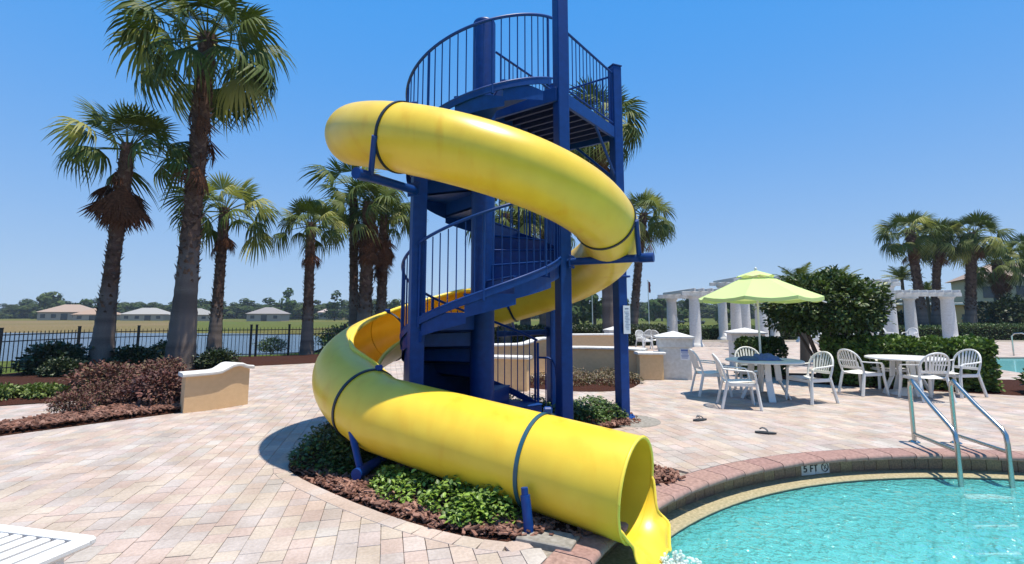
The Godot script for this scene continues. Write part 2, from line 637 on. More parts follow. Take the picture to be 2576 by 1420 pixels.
func paving() -> void:
	BED = round_poly(poly([-2.02, -4.95, -0.87, -3.99, -0.1, -3.60, 0.16, -3.72, 0.5, -3.6, 0.9, -4.2, 1.3, -4.72, 1.74, -4.95, 1.45, -5.3, 1.0, -6.2, 0.95, -7.0, 1.3, -7.02, 1.9, -7.35, 1.95, -8.2, 1.3, -9.0, 0.0, -9.2, -1.3, -8.4, -2.0, -7.3, -2.46, -6.3, -2.38, -5.4]), 2)
	DECK = poly([-9.5, 3, -9.5, -2.8, -8, -4.8, -6.63, -6.66, -6.0, -7.45, -5.30, -8.3, -4.75, -9.0, -8.6, -15.3, -7.0, -16.3, -4, -18.5, 0, -21, 6, -26, 9, -33, 40, -33, 40, 3])
	var path := poly([-14, -2.4, -8.9, -5.4, -7.2, -7.25, -6.75, -8.4, -7.75, -9.45, -9.0, -8.7, -15, -5.5])
	var circle := PackedVector2Array()
	for k in 160: circle.append(POOL_C + Vector2.from_angle(TAU * k / 160) * 5.085)
	var hedge_bed := round_poly(poly([6.6, -13.2, 6.75, -11.5, 9.7, -10.0, 11.2, -9.45, 14.0, -9.2, 14.0, -11.8, 9.5, -13.2, 7.3, -14.0]), 2)
	var wall_bed := round_poly(poly([-0.2, -11.4, 1.0, -10.5, 2.0, -10.4, 2.6, -10.9, 3.15, -12.2, 3.0, -13.1, 0.0, -13.1]), 2)
	var pool2 := poly([13.5, -12.5, 40, -11.0, 40, -19.0, 15.5, -19.0])
	# base sheets of sand under the pavers, in strips so that nothing needs a hole
	var st := new_st()
	for half in [poly([-20, 4, POOL_C.x, 4, POOL_C.x, -40, -20, -40]), poly([POOL_C.x, 4, 45, 4, 45, -40, POOL_C.x, -40])]:
		for whole in [DECK, path]:
			for a in Geometry2D.intersect_polygons(whole, half):
				for b in Geometry2D.clip_polygons(a, circle):
					for c in Geometry2D.clip_polygons(b, pool2):
						slab(st, c, -0.022, 0.06)
	var deck := fin("pool_deck", st, mats["sand"])
	tag(deck, "", "", "", "structure")
	# running bond: courses 15 cm wide along u
	var u := Vector2(-0.2425, -0.970)
	var v := Vector2(0.970, -0.2425)
	var meshes := []
	for l in [0.15, 0.225]:
		var s2 := new_st()
		box_top(s2, 0.15 - 0.0032, l - 0.006, 0.03, 0.0034)
		meshes.append(done(s2))
	var palette := [Color(0.595, 0.483, 0.435), Color(0.609, 0.498, 0.435), Color(0.615, 0.533, 0.457), Color(0.559, 0.503, 0.477), Color(0.562, 0.521, 0.485), Color(0.578, 0.497, 0.471), Color(0.611, 0.515, 0.454), Color(0.586, 0.512, 0.473)]
	var border: PackedVector2Array = Geometry2D.offset_polygon(BED, 0.152, Geometry2D.JOIN_ROUND)[0]
	var holes := [border, circle, hedge_bed, wall_bed, pool2]
	var whole_list := []      # [distance, transform, kind, colour]
	var cut := SurfaceTool.new()
	cut.begin(Mesh.PRIMITIVE_TRIANGLES)
	cut.set_smooth_group(-1)
	for i in range(-140, 260):
		var a0 := i * 0.15
		var b := -8.0 + (rng.randi() % 3) * 0.075
		while b < 40.0:
			var kind := 1 if rng.randf() < 0.6 else 0
			var l: float = [0.15, 0.225][kind]
			var c := v * (a0 + 0.075) + u * (b + l / 2)
			b += l
			var depth := -c.y
			if depth < -3.0 or depth > 30.0 or absf(c.x) > depth * 1.25 + 7.0: continue
			var tone: Color = palette[rng.randi() % palette.size()]
			var f := rr(0.90, 1.08)
			tone = Color(tone.r * f, tone.g * f, tone.b * f)
			var cs := [c + v * 0.072 + u * (l / 2 - 0.003), c + v * 0.072 - u * (l / 2 - 0.003), c - v * 0.072 - u * (l / 2 - 0.003), c - v * 0.072 + u * (l / 2 - 0.003)]
			var n_in := 0
			var in_path := false
			for q in cs:
				var ok := inside(q, DECK)
				if not ok and q.x < -6.5 and inside(q, path):
					ok = true
					in_path = true
				if ok:
					for h in holes:
						if inside(q, h):
							ok = false
							break
				if ok: n_in += 1
			if n_in == 4:
				var x := Vector3(v.x, 0, v.y)
				var z := Vector3(u.x, 0, u.y)
				var bs := Basis(x, Vector3.UP, z)
				if bs.determinant() < 0: bs = Basis(-x, Vector3.UP, z)
				bs = bs * Basis.from_euler(Vector3(rr(-0.006, 0.006), rr(-0.008, 0.008), rr(-0.006, 0.006)))
				whole_list.append([Vector2(c.x * 0.7, c.y).length() + (100.0 if absf(c.x) > depth * 1.03 or depth < 3.05 else 0.0), Transform3D(bs, Vector3(c.x, rr(-0.0015, 0.0015), c.y)), kind, tone])
			elif n_in > 0:
				var list := [PackedVector2Array(cs)]
				if not Geometry2D.is_polygon_clockwise(list[0]): pass
				var nxt := []
				for pl in list: nxt.append_array(Geometry2D.intersect_polygons(pl, path if in_path else DECK))
				list = nxt
				for h in holes:
					nxt = []
					for pl in list:
						for r in Geometry2D.clip_polygons(pl, h):
							if not Geometry2D.is_polygon_clockwise(r): nxt.append(r)
					list = nxt
				for pl in list:
					if pl.size() < 3: continue
					cut.set_color(tone)
					slab(cut, pl, -0.001, 0.03)
	whole_list.sort_custom(func(p, q): return p[0] < q[0])
	var shades := []
	for t in palette:
		var m: StandardMaterial3D = mats["paver"].duplicate()
		m.vertex_color_use_as_albedo = false
		m.albedo_color = Color(t).linear_to_srgb()
		shades.append(m)
	for k in mini(200, whole_list.size()):
		var w: Array = whole_list[k]
		var best := 0
		for j in palette.size():
			var d1 := Vector3(palette[j].r - w[3].r, palette[j].g - w[3].g, palette[j].b - w[3].b).length()
			var d0 := Vector3(palette[best].r - w[3].r, palette[best].g - w[3].g, palette[best].b - w[3].b).length()
			if d1 < d0: best = j
		var o := MeshInstance3D.new()
		o.name = "paver" if k == 0 else "paver_%03d" % k
		o.mesh = meshes[w[2]]
		o.set_surface_override_material(0, shades[best])
		o.transform = w[1]
		deck.add_child(o, true)
	for kind in 2:
		var xf := []
		var cols := []
		for k in range(200, whole_list.size()):
			if whole_list[k][2] == kind:
				xf.append(whole_list[k][1])
				cols.append(whole_list[k][3])
		multi(["short_pavers", "long_pavers"][kind], meshes[kind], mats["paver"], xf, cols, deck)
	var cp := fin("cut_pavers", cut, mats["paver"], deck)
	tag(cp, "", "", "", "stuff")
	print("pavers ", whole_list.size())
	# pale border course laid along the edge of the bed
	var mid: PackedVector2Array = Geometry2D.offset_polygon(BED, 0.077, Geometry2D.JOIN_ROUND)[0]
	var s3 := new_st()
	box_top(s3, 0.146, 0.168, 0.03, 0.004)
	var bm := done(s3)
	var walk := 0.0
	var nb := 0
	var pale := [shades[2], shades[6], shades[1], shades[7]]
	for i in mid.size():
		var a := mid[i]
		var b := mid[(i + 1) % mid.size()]
		var ln := a.distance_to(b)
		while walk < ln:
			var c := a.lerp(b, walk / ln)
			walk += 0.1735
			if c.distance_to(POOL_C) < 5.2: continue
			var t := (b - a).normalized()
			var o := MeshInstance3D.new()
			o.name = "border_paver" if nb == 0 else "border_paver_%03d" % nb
			nb += 1
			o.mesh = bm
			o.set_surface_override_material(0, pale[rng.randi() % 4])
			o.transform = Transform3D(Basis(Vector3(-t.y, 0, t.x), Vector3.UP, Vector3(t.x, 0, t.y)) if true else Basis.IDENTITY, Vector3(c.x, 0.002 + rr(0, 0.002), c.y))
			if o.transform.basis.determinant() < 0: o.transform.basis.x = -o.transform.basis.x
			deck.add_child(o, true)
		walk -= ln

func box_top(st: SurfaceTool, w: float, l: float, h: float, b: float) -> void:
	# top at y 0, chamfered upper edges, open below
	var t := []
	var m := []
	var lo := []
	for s in [Vector2(-1, -1), Vector2(1, -1), Vector2(1, 1), Vector2(-1, 1)]:
		t.append(Vector3(s.x * (w / 2 - b), 0, s.y * (l / 2 - b)))
		m.append(Vector3(s.x * w / 2, -b * 0.8, s.y * l / 2))
		lo.append(Vector3(s.x * w / 2, -h, s.y * l / 2))
	quad(st, t[0], t[1], t[2], t[3])
	for i in 4:
		var j := (i + 1) % 4
		quad(st, t[j], t[i], m[i], m[j])
		quad(st, m[j], m[i], lo[i], lo[j])

# ------------------------------------------------------------------ pool
func arc(r: float, y: float, n := 160) -> Array:
	var o := []
	for k in n:
		var a := TAU * k / n
		o.append(Vector3(POOL_C.x + cos(a) * r, y, POOL_C.y + sin(a) * r))
	return o

func pool() -> void:
	# coping stones: one sector mesh, turned round the pool
	var cop := thing("pool_coping", "reddish pink bullnose coping stones curving round the turquoise pool", "pool edge", Vector3(POOL_C.x, 0, POOL_C.y))
	var n := 104
	var st := new_st()
	var half := PI / n - 0.0009
	var prof := [Vector2(5.08, -0.05), Vector2(5.08, -0.004), Vector2(5.074, 0.0), Vector2(4.85, 0.0), Vector2(4.822, -0.007), Vector2(4.808, -0.028), Vector2(4.815, -0.052), Vector2(4.84, -0.062), Vector2(5.0, -0.062)]
	var ring0 := []
	var ring1 := []
	for q in prof:
		ring0.append(Vector3(q.x * cos(-half), q.y, q.x * sin(-half)))
		ring1.append(Vector3(q.x * cos(half), q.y, q.x * sin(half)))
	for k in prof.size():
		var k2 := (k + 1) % prof.size()
		st.set_smooth_group(1 if k >= 3 and k <= 6 else -1)
		quad(st, ring1[k], ring0[k], ring0[k2], ring1[k2])
	st.set_smooth_group(-1)
	var ids := Geometry2D.triangulate_polygon(PackedVector2Array(prof))
	for j in range(0, ids.size(), 3):
		tri3(st, ring0[ids[j]], ring0[ids[j + 1]], ring0[ids[j + 2]])
		tri3(st, ring1[ids[j]], ring1[ids[j + 2]], ring1[ids[j + 1]])
	var stone := done(st)
	var cmats := [mats["coping_pink"]]
	for f in [Color(0.45, 0.29, 0.24), Color(0.41, 0.25, 0.215), Color(0.44, 0.28, 0.24)]:
		var m: StandardMaterial3D = mats["coping_pink"].duplicate()
		m.albedo_color = Color(f).linear_to_srgb()
		cmats.append(m)
	for k in n:
		var o := put("coping_stone", stone, cmats[rng.randi() % 4], cop)
		o.rotation.y = TAU * k / n
		o.position.y = rr(0.0, 0.003)
	# band of brown tiles under the coping
	var band := thing("pool_tile_band", "band of brown waterline tiles under the pink pool coping", "tile band", Vector3(POOL_C.x, 0, POOL_C.y))
	st = new_st()
	var tn := 200
	var th := PI / tn - 0.0006
	var a0 := Vector3(4.93 * cos(-th), -0.055, 4.93 * sin(-th))
	var a1 := Vector3(4.93 * cos(th), -0.055, 4.93 * sin(th))
	var dn := Vector3(0, -0.145, 0)
	var outw := Vector3(0.03, 0, 0)
	quad(st, a1, a0, a0 + dn, a1 + dn)
	quad(st, a0, a0 + outw, a0 + outw + dn, a0 + dn)
	quad(st, a1 + outw, a1, a1 + dn, a1 + outw + dn)
	quad(st, a0, a1, a1 + outw, a0 + outw)
	var tile := done(st)
	for k in tn:
		var o := put("tile", tile, mats["band_tile%d" % (rng.randi() % 3)], band)
		o.rotation.y = -TAU * k / tn
	st = new_st()
	sweep(st, arc(4.965, 0), [Vector2(-0.04, -0.063), Vector2(0, -0.063), Vector2(0, -0.195), Vector2(-0.04, -0.195)], true)
	fin("backing", st, mats["dark_tile"], band).position = Vector3(-POOL_C.x, 0, -POOL_C.y)
	# ledge, lip and shell
	st = new_st()
	sweep(st, arc(4.72, 0), [Vector2(-0.235, -0.2), Vector2(0.0, -0.206), Vector2(0.012, -0.215), Vector2(0.012, -0.222), Vector2(-0.235, -0.222)], true)
	var g := fin("pool_ledge", st, mats["ledge"])
	tag(g, "", "", "", "structure")
	st = new_st()
	sweep(st, arc(4.72, 0), [Vector2(0.004, -0.2225), Vector2(0.004, -0.30), Vector2(-0.1, -0.30), Vector2(-0.1, -0.2225)], true)
	g = fin("pool_edge_tiles", st, mats["dark_tile"])
	tag(g, "", "", "", "structure")
	st = new_st()
	var prof2 := [Vector2(4.735, -0.25), Vector2(4.73, -0.9), Vector2(4.62, -1.25), Vector2(4.3, -1.42), Vector2(0.001, -1.5)]
	lathe(st, prof2, 96, Vector3(POOL_C.x, 0, POOL_C.y))
	g = fin("pool_shell", st, mats["pool_plaster"])
	tag(g, "", "", "", "structure")
	# water: a fine net of small waves
	st = SurfaceTool.new()
	st.begin(Mesh.PRIMITIVE_TRIANGLES)
	var nz := FastNoiseLite.new()
	nz.frequency = 0.55
	nz.seed = 5
	nz.fractal_octaves = 3
	var step := 0.035
	var m := int(9.5 / step)
	var idx := {}
	var cnt := 0
	for j in m + 1:
		for i in m + 1:
			var p := POOL_C + Vector2(-4.75 + i * step, -4.75 + j * step)
			if p.distance_to(POOL_C) > 4.78: continue
			var far := smoothstep(0.5, 2.2, 4.75 - p.distance_to(POOL_C))
			var h := nz.get_noise_2d(p.x * 5.2, p.y * 7.5) * (0.004 + 0.06 * far) + nz.get_noise_2d(p.x * 1.7 + 40.0, p.y * 2.2) * 0.012 * far
			st.set_uv(p)
			st.add_vertex(Vector3(p.x, -0.238 + h, p.y))
			idx[j * 1000 + i] = cnt
			cnt += 1
	for j in m:
		for i in m:
			var ks := [j * 1000 + i, j * 1000 + i + 1, (j + 1) * 1000 + i + 1, (j + 1) * 1000 + i]
			if not ks.all(func(k): return idx.has(k)): continue
			for q in [0, 1, 2, 0, 2, 3]: st.add_index(idx[ks[q]])
	st.generate_normals()
	st.generate_tangents()
	g = put("pool_water", st.commit(), mats["pool_water"])
	tag(g, "", "", "", "structure")
	# depth marker
	var ang := atan2(-5.62 - POOL_C.y, 3.40 - POOL_C.x)
	var mk := thing("depth_marker", "white depth tile reading 5 FT with a no diving mark on the pool band", "sign", Vector3(POOL_C.x + cos(ang) * 4.926, -0.127, POOL_C.y + sin(ang) * 4.926), -ang - PI / 2)
	st = new_st()
	box(st, Vector3(-0.10, 0, 0), Vector3(0.19, 0.135, 0.012), 0.002)
	fin("tile", st, mats["white_coping"], mk)
	st = new_st()
	box(st, Vector3(0.10, 0, -0.004), Vector3(0.19, 0.135, 0.012), 0.002)
	fin("tile", st, mats["white_coping"], mk)
	var tm := TextMesh.new()
	tm.text = "5 FT"
	var f := SystemFont.new()
	f.font_names = PackedStringArray(["Droid Sans"])
	f.font_weight = 700
	tm.font = f
	tm.font_size = 32
	tm.pixel_size = 0.0032
	tm.depth = 0.003
	tm.curve_step = 2.0
	var tx := put("lettering", tm, mats["black_metal"], mk)
	tx.position = Vector3(-0.075, 0.0, 0.0085)
	st = new_st()
	var rp := []
	for k in 25: rp.append(Vector3(0.13 + cos(TAU * k / 24) * 0.045, sin(TAU * k / 24) * 0.045, 0.006))
	tube(st, rp, 0.0045, 6, false)
	bar(st, Vector3(0.10, 0.032, 0.007), Vector3(0.16, -0.032, 0.007), 0.008, 0.003)
	bar(st, Vector3(0.118, -0.02, 0.0055), Vector3(0.142, 0.022, 0.0055), 0.007, 0.002)
	fin("no_diving_mark", st, mats["rubber"], mk)

# ------------------------------------------------------------------ beds
func mound(called: String, pl: PackedVector2Array, y: float, m: Material, rise := 0.06, cell := 0.14) -> MeshInstance3D:
	# a polygon cut into a grid, bulging towards its middle
	var st := SurfaceTool.new()
	st.begin(Mesh.PRIMITIVE_TRIANGLES)
	st.set_smooth_group(0)
	var nz := FastNoiseLite.new()
	nz.frequency = 2.2
	var lo := pl[0]
	var hi := pl[0]
	for p in pl:
		lo = lo.min(p)
		hi = hi.max(p)
	var h := func(p: Vector2) -> float:
		var d := 1e9
		for i in pl.size():
			d = minf(d, p.distance_to(Geometry2D.get_closest_point_to_segment(p, pl[i], pl[(i + 1) % pl.size()])))
		return y + rise * smoothstep(0.0, 0.5, d) + nz.get_noise_2dv(p) * 0.018 * smoothstep(0.0, 0.1, d)
	var x := lo.x
	while x < hi.x:
		var z := lo.y
		while z < hi.y:
			var sq := PackedVector2Array([Vector2(x, z), Vector2(x + cell, z), Vector2(x + cell, z + cell), Vector2(x, z + cell)])
			for r in Geometry2D.intersect_polygons(sq, pl):
				var ids := Geometry2D.triangulate_polygon(r)
				for j in range(0, ids.size(), 3):
					var a: Vector2 = r[ids[j]]
					var b: Vector2 = r[ids[j + 1]]
					var c: Vector2 = r[ids[j + 2]]
					if (b - a).cross(c - a) < 0:
						var t := b
						b = c
						c = t
					for q in [a, b, c]: st.add_vertex(Vector3(q.x, h.call(q), q.y))
			z += cell
		x += cell
	var o := fin(called, st, m)
	tag(o, "", "", "", "structure")
	return o

func chips(called: String, pl: PackedVector2Array, count: int, y: float, label: String, s := 1.0) -> void:
	var st := new_st()
	box(st, Vector3.ZERO, Vector3(0.016, 0.007, 0.045))
	var mesh := done(st)
	var lo := pl[0]
	var hi := pl[0]
	for p in pl:
		lo = lo.min(p)
		hi = hi.max(p)
	var xf := []
	var cols := []
	while xf.size() < count:
		var p := Vector2(rr(lo.x, hi.x), rr(lo.y, hi.y))
		if not inside(p, pl): continue
		xf.append(Transform3D(Basis.from_euler(Vector3(rr(-0.6, 0.6), rr(0, TAU), rr(-0.6, 0.6))).scaled(Vector3.ONE * rr(0.6, 1.7) * s), Vector3(p.x, y + rr(0.0, 0.03), p.y)))
		cols.append(Color(0.19, 0.09, 0.065).lerp(Color(0.30, 0.175, 0.135), rng.randf()) * rr(0.5, 1.25))
	var o := multi(called, mesh, mats["chip"], xf, cols)
	tag(o, label, "mulch", "", "stuff")

func beds() -> void:
	mound("slide_bed_soil", BED, -0.005, mats["mulch"], 0.05)
	chips("mulch_chips", BED, 5200, 0.0, "scattered red brown wood chips of the bed round the tower")
	chips("mulch_chips", round_poly(poly([-2.05, -5.0, -0.87, -4.03, -0.1, -3.64, 0.3, -3.7, 0.6, -4.6, -0.6, -5.0, -1.9, -5.7]), 1), 4200, 0.02, "red brown wood chips along the paved edge under the yellow slide")
	chips("mulch_chips", round_poly(poly([0.9, -4.4, 1.3, -4.74, 1.68, -4.95, 1.4, -5.3, 1.0, -6.2, 0.95, -6.95, 1.3, -7.04, 1.85, -7.4, 1.2, -7.9, 0.4, -6.5, 0.4, -5.0]), 1), 3000, 0.025, "red brown wood chips round the feet of the blue posts")
	var left := poly([-9.6, -2.6, -8.05, -4.8, -6.66, -6.68, -6.03, -7.47, -5.33, -8.32, -4.9, -9.2, -8.5, -15.4, -7.0, -16.35, -4.0, -18.55, -3.5, -19.6, -7.2, -20.0, -9.0, -19.0, -11.0, -18.2, -13.0, -16.8, -13.6, -15.4, -13.4, -13.4, -13.0, -8.0, -9.1, -8.75, -7.75, -9.55, -6.65, -8.4, -7.1, -7.2, -8.85, -5.3, -13.0, -2.9, -11.5, -1.5])
	mound("shrub_bed_soil", left, 0.0, mats["mulch"], 0.09, 0.4)
	chips("mulch_chips", poly([-8.0, -4.9, -6.7, -6.7, -6.05, -7.5, -5.4, -8.3, -6.2, -9.2, -6.7, -8.3, -7.1, -7.2, -8.3, -5.9]), 3200, 0.06, "dark red wood chips along the left edge of the paving", 1.5)
	mound("wall_bed_soil", round_poly(poly([-0.2, -11.4, 1.0, -10.5, 2.0, -10.4, 2.6, -10.9, 3.15, -12.2, 3.0, -13.1, 0.0, -13.1]), 2), -0.005, mats["mulch"], 0.08, 0.25)
	mound("hedge_bed_soil", round_poly(poly([6.6, -13.2, 6.75, -11.5, 9.7, -10.0, 11.2, -9.45, 14.0, -9.2, 14.0, -11.8, 9.5, -13.2, 7.3, -14.0]), 2), -0.005, mats["mulch"], 0.05, 0.3)

# ------------------------------------------------------------------ walls
func low_wall(label: String, pts: Array, top: Array, thick: float, face: Material, cop_over := 0.05, parent_called := "planter_wall") -> Node3D:
	var o := thing(parent_called, label, "wall")
	# body follows its own top line
	var st := new_st()
	var n := pts.size()
	var ringl := []
	var ringr := []
	for i in n:
		var t: Vector3 = pts[mini(i + 1, n - 1)] - pts[maxi(i - 1, 0)]
		var r := t.normalized().cross(Vector3.UP)
		ringl.append(pts[i] - r * thick / 2)
		ringr.append(pts[i] + r * thick / 2)
	for i in n - 1:
		var u0: Vector3 = Vector3.UP * (top[i] - 0.06)
		var u1: Vector3 = Vector3.UP * (top[i + 1] - 0.06)
		st.set_smooth_group(1)
		quad(st, ringr[i], ringr[i + 1], ringr[i + 1] + u1, ringr[i] + u0)
		st.set_smooth_group(2)
		quad(st, ringl[i + 1], ringl[i], ringl[i] + u0, ringl[i + 1] + u1)
	st.set_smooth_group(-1)
	var e: Vector3 = Vector3.UP * (top[0] - 0.06)
	quad(st, ringl[0], ringr[0], ringr[0] + e, ringl[0] + e)
	e = Vector3.UP * (top[n - 1] - 0.06)
	quad(st, ringr[n - 1], ringl[n - 1], ringl[n - 1] + e, ringr[n - 1] + e)
	fin("wall_face", st, face, o)
	st = new_st()
	var w := thick / 2 + cop_over
	var lifted := []
	for i in n: lifted.append(top[i])
	var p2 := pts.duplicate()
	# coping overhangs the ends
	p2[0] = pts[0] + (pts[0] - pts[1]).normalized() * cop_over
	p2[n - 1] = pts[n - 1] + (pts[n - 1] - pts[n - 2]).normalized() * cop_over
	sweep(st, p2, [Vector2(-w, -0.061), Vector2(-w - 0.012, -0.045), Vector2(-w - 0.012, -0.018), Vector2(-w + 0.015, 0.0), Vector2(w - 0.015, 0.0), Vector2(w + 0.012, -0.018), Vector2(w + 0.012, -0.045), Vector2(w, -0.061)], false, true, lifted)
	fin("coping", st, mats["white_coping"], o)
	return o

func pillar(label: String, at: Vector3, w: float, h: float, turn: float) -> Node3D:
	var o := thing("gate_pillar", label, "pillar", at, turn)
	var st := new_st()
	box(st, Vector3(0, (h - 0.3) / 2, 0), Vector3(w * 0.86, h - 0.3, w * 0.86), 0.01)
	fin("shaft", st, mats["white_stucco"], o)
	st = new_st()
	box(st, Vector3(0, h - 0.19, 0), Vector3(w * 0.94, 0.22, w * 0.94), 0.012)
	box(st, Vector3(0, h - 0.06, 0), Vector3(w * 1.08, 0.05, w * 1.08), 0.015)
	fin("collar", st, mats["white_stucco"], o)
	st = new_st()
	var r := w * 0.54
	var b := h - 0.034
	var tip := Vector3(0, h + 0.10, 0)
	var cs := [Vector3(-r, b, -r), Vector3(r, b, -r), Vector3(r, b, r), Vector3(-r, b, r)]
	for i in 4:
		tri3(st, cs[i], cs[(i + 1) % 4], tip)
	fin("cap", st, mats["white_coping"], o)
	return o

func walls() -> void:
	var stc: StandardMaterial3D = mats["stucco"]
	# left wall with the swooping coping
	var pts := []
	var tops := []
	for k in 13:
		var t := k / 12.0
		pts.append(Vector3(-5.36, -0.03, -8.28).lerp(Vector3(-4.80, -0.03, -9.06), t) + Vector3(0.05, 0, 0.04) * sin(t * PI))
		tops.append(0.66 + 0.02 * t + 0.10 * smoothstep(0.45, 0.72, t) - 0.075 * smoothstep(0.78, 1.0, t))
	low_wall("beige end wall with swooping white coping beside the red shrubs", pts, tops, 0.30, stc)
	# wall behind the tower, bending to the right-hand pillar
	low_wall("long low beige wall with white coping between the tower and the white pillar", [Vector3(1.15, -0.03, -13.0), Vector3(1.9, -0.03, -13.15), Vector3(2.7, -0.03, -13.05), Vector3(3.35, -0.03, -12.75)], [0.80, 0.79, 0.78, 0.76], 0.28, stc)
	low_wall("short lit end of the low beige wall next to the sign pillar", [Vector3(3.10, -0.03, -12.42), Vector3(3.68, -0.03, -12.42)], [0.70, 0.70], 0.30, stc)
	pts = []
	tops = []
	for k in 11:
		var t := k / 10.0
		pts.append(Vector3(-0.75, -0.03, -12.9).lerp(Vector3(1.1, -0.03, -13.6), t))
		tops.append(0.86 + 0.15 * smoothstep(0.5, 0.85, t))
	low_wall("beige wall with rising white coping seen behind the stair gate", pts, tops, 0.28, stc)
	low_wall("small beige wall with white top seen through the bars of the stair gate", [Vector3(-0.55, -0.03, -10.85), Vector3(0.34, -0.03, -10.6)], [0.74, 0.74], 0.26, stc)
	low_wall("farther beige wall with white coping behind the blue front post", [Vector3(2.0, -0.03, -18.5), Vector3(3.75, -0.03, -18.8)], [0.92, 0.92], 0.3, stc)
	pillar("small white pillar with pyramid cap behind the right blue post", Vector3(4.15, -0.03, -20.5), 0.62, 1.05, 0.2)
	var p1 := pillar("white pillar with pyramid cap and a blue notice at the end of the low wall", Vector3(4.10, -0.03, -12.75), 0.86, 1.10, -0.22)
	var st := new_st()
	box(st, Vector3(0.22, 0.64, 0.376), Vector3(0.22, 0.28, 0.008), 0.001)
	var sg := fin("notice", st, mats["paper"], p1)
	sg.set_meta("label", "pale notice with blue print")
	st = new_st()
	box(st, Vector3(0.22, 0.735, 0.3825), Vector3(0.19, 0.05, 0.004))
	for k in 5: box(st, Vector3(0.22 + rr(-0.012, 0.0), 0.685 - k * 0.033, 0.3825), Vector3(rr(0.13, 0.18), 0.013, 0.004))
	fin("print", st, mat("print_blue", lin(0.12, 0.18, 0.42), 0.7), p1)
	pillar("white pillar with pyramid cap behind the lime umbrella table", Vector3(7.15, -0.03, -15.4), 0.98, 1.12, -0.25)

# ------------------------------------------------------------------ fence
func fence() -> void:
	var posts := [Vector3(-15.2, 0, -11.8), Vector3(-14.05, 0, -13.8), Vector3(-13.8, 0, -16.0), Vector3(-12.8, 0, -17.2), Vector3(-10.8, 0, -18.6), Vector3(-9.8, 0, -18.85), Vector3(-9.62, 0, -18.9), Vector3(-8.66, 0, -19.5), Vector3(-6.85, 0, -20.5), Vector3(-4.9, 0, -21.5), Vector3(-2.6, 0, -22.6)]
	var o := thing("picket_fence", "black metal picket fence between the shrub bed and the lake", "fence")
	var st := new_st()
	box(st, Vector3(0, 0.545, 0), Vector3(0.016, 1.13, 0.016))
	var picket := done(st)
	st = new_st()
	box(st, Vector3(0, 0.59, 0), Vector3(0.065, 1.24, 0.065), 0.006)
	box(st, Vector3(0, 1.215, 0), Vector3(0.08, 0.02, 0.08), 0.006)
	var post := done(st)
	for i in posts.size():
		var p := put("post", post, mats["black_metal"], o)
		p.position = posts[i]
		if i == posts.size() - 1: break
		var a: Vector3 = posts[i]
		var b: Vector3 = posts[i + 1]
		for h in [1.02, 0.84, 0.12]:
			st = new_st()
			bar(st, a + Vector3.UP * h, b + Vector3.UP * h, 0.028, 0.03)
			fin("rail", st, mats["black_metal"], o)
		var n := int((b - a).length() / 0.115)
		for k in range(1, n):
			var q := put("picket", picket, mats["black_metal"], o)
			q.position = a.lerp(b, float(k) / n)
			q.rotation.y = atan2(b.x - a.x, b.z - a.z)

# ------------------------------------------------------------------ far land
func tree_mesh(sd: int, h: float, w: float) -> ArrayMesh:
	# clumps of leaf-sized faces round a few limbs, for trees hundreds of metres off
	var st := SurfaceTool.new()
	st.begin(Mesh.PRIMITIVE_TRIANGLES)
	st.set_smooth_group(-1)
	var r := RandomNumberGenerator.new()
	r.seed = sd
	var lumps := []
	for k in 9:
		var f := r.randf()
		lumps.append([Vector3(r.randf_range(-1, 1) * w * (0.9 - 0.6 * f), h * (0.12 + 0.74 * f), r.randf_range(-1, 1) * w * (0.9 - 0.6 * f)), r.randf_range(0.35, 0.6) * w])
	for l in lumps:
		for k in 46:
			var d := Vector3(r.randf_range(-1, 1), r.randf_range(-0.7, 1), r.randf_range(-1, 1)).normalized()
			var p: Vector3 = l[0] + d * l[1] * r.randf_range(0.7, 1.05)
			var s := w * r.randf_range(0.10, 0.2)
			var t := d.cross(Vector3(r.randf_range(-1, 1), r.randf_range(-1, 1), r.randf_range(-1, 1))).normalized()
			var q := (d.cross(t) + d * r.randf_range(-0.4, 0.4)).normalized()
			tri3(st, p + t * s, p - t * s * 0.6 + q * s, p - t * s * 0.6 - q * s)
	return done(st)

func house(label: String, at: Vector3, turn: float, w: float, d: float, h: float, wall: Color, roof: Color) -> void:
	var o := thing("lakeside_house", label, "house", at, turn, "houses across the lake")
	o.scale = Vector3.ONE * 0.74
	var st := new_st()
	box(st, Vector3(0, h / 2 - 0.3, 0), Vector3(w, h + 0.6, d))
	fin("wall", st, mat("hw%.2f%.2f" % [wall.r, wall.g], wall, 0.9), o)
	st = new_st()
	var e := 0.5
	var rh := d * 0.26
	var c := [Vector3(-w / 2 - e, h, -d / 2 - e), Vector3(w / 2 + e, h, -d / 2 - e), Vector3(w / 2 + e, h, d / 2 + e), Vector3(-w / 2 - e, h, d / 2 + e)]
	var a := Vector3(-w / 2 + d / 2, h + rh, 0)
	var b := Vector3(w / 2 - d / 2, h + rh, 0)
	quad(st, c[0], c[1], b, a)
	quad(st, c[2], c[3], a, b)
	tri3(st, c[1], c[2], b)
	tri3(st, c[3], c[0], a)
	quad(st, c[3], c[2], c[1], c[0])
	fin("roof", st, mat("hr%.2f%.2f" % [roof.r, roof.g], roof, 0.9), o)
	var glass := mat("house_glass", lin(0.03, 0.04, 0.05), 0.1)
	var n := int(w / 3.4)
	for k in n:
		var x := -w / 2 + (k + 0.5) * w / n
		st = new_st()
		if k == n / 2:
			box(st, Vector3(x, h * 0.42, d / 2 + 0.02), Vector3(2.2, h * 0.82, 0.06))
			fin("patio_door", st, glass, o)
		else:
			box(st, Vector3(x, h * 0.55, d / 2 + 0.02), Vector3(1.5, h * 0.42, 0.06))
			fin("window", st, glass, o)

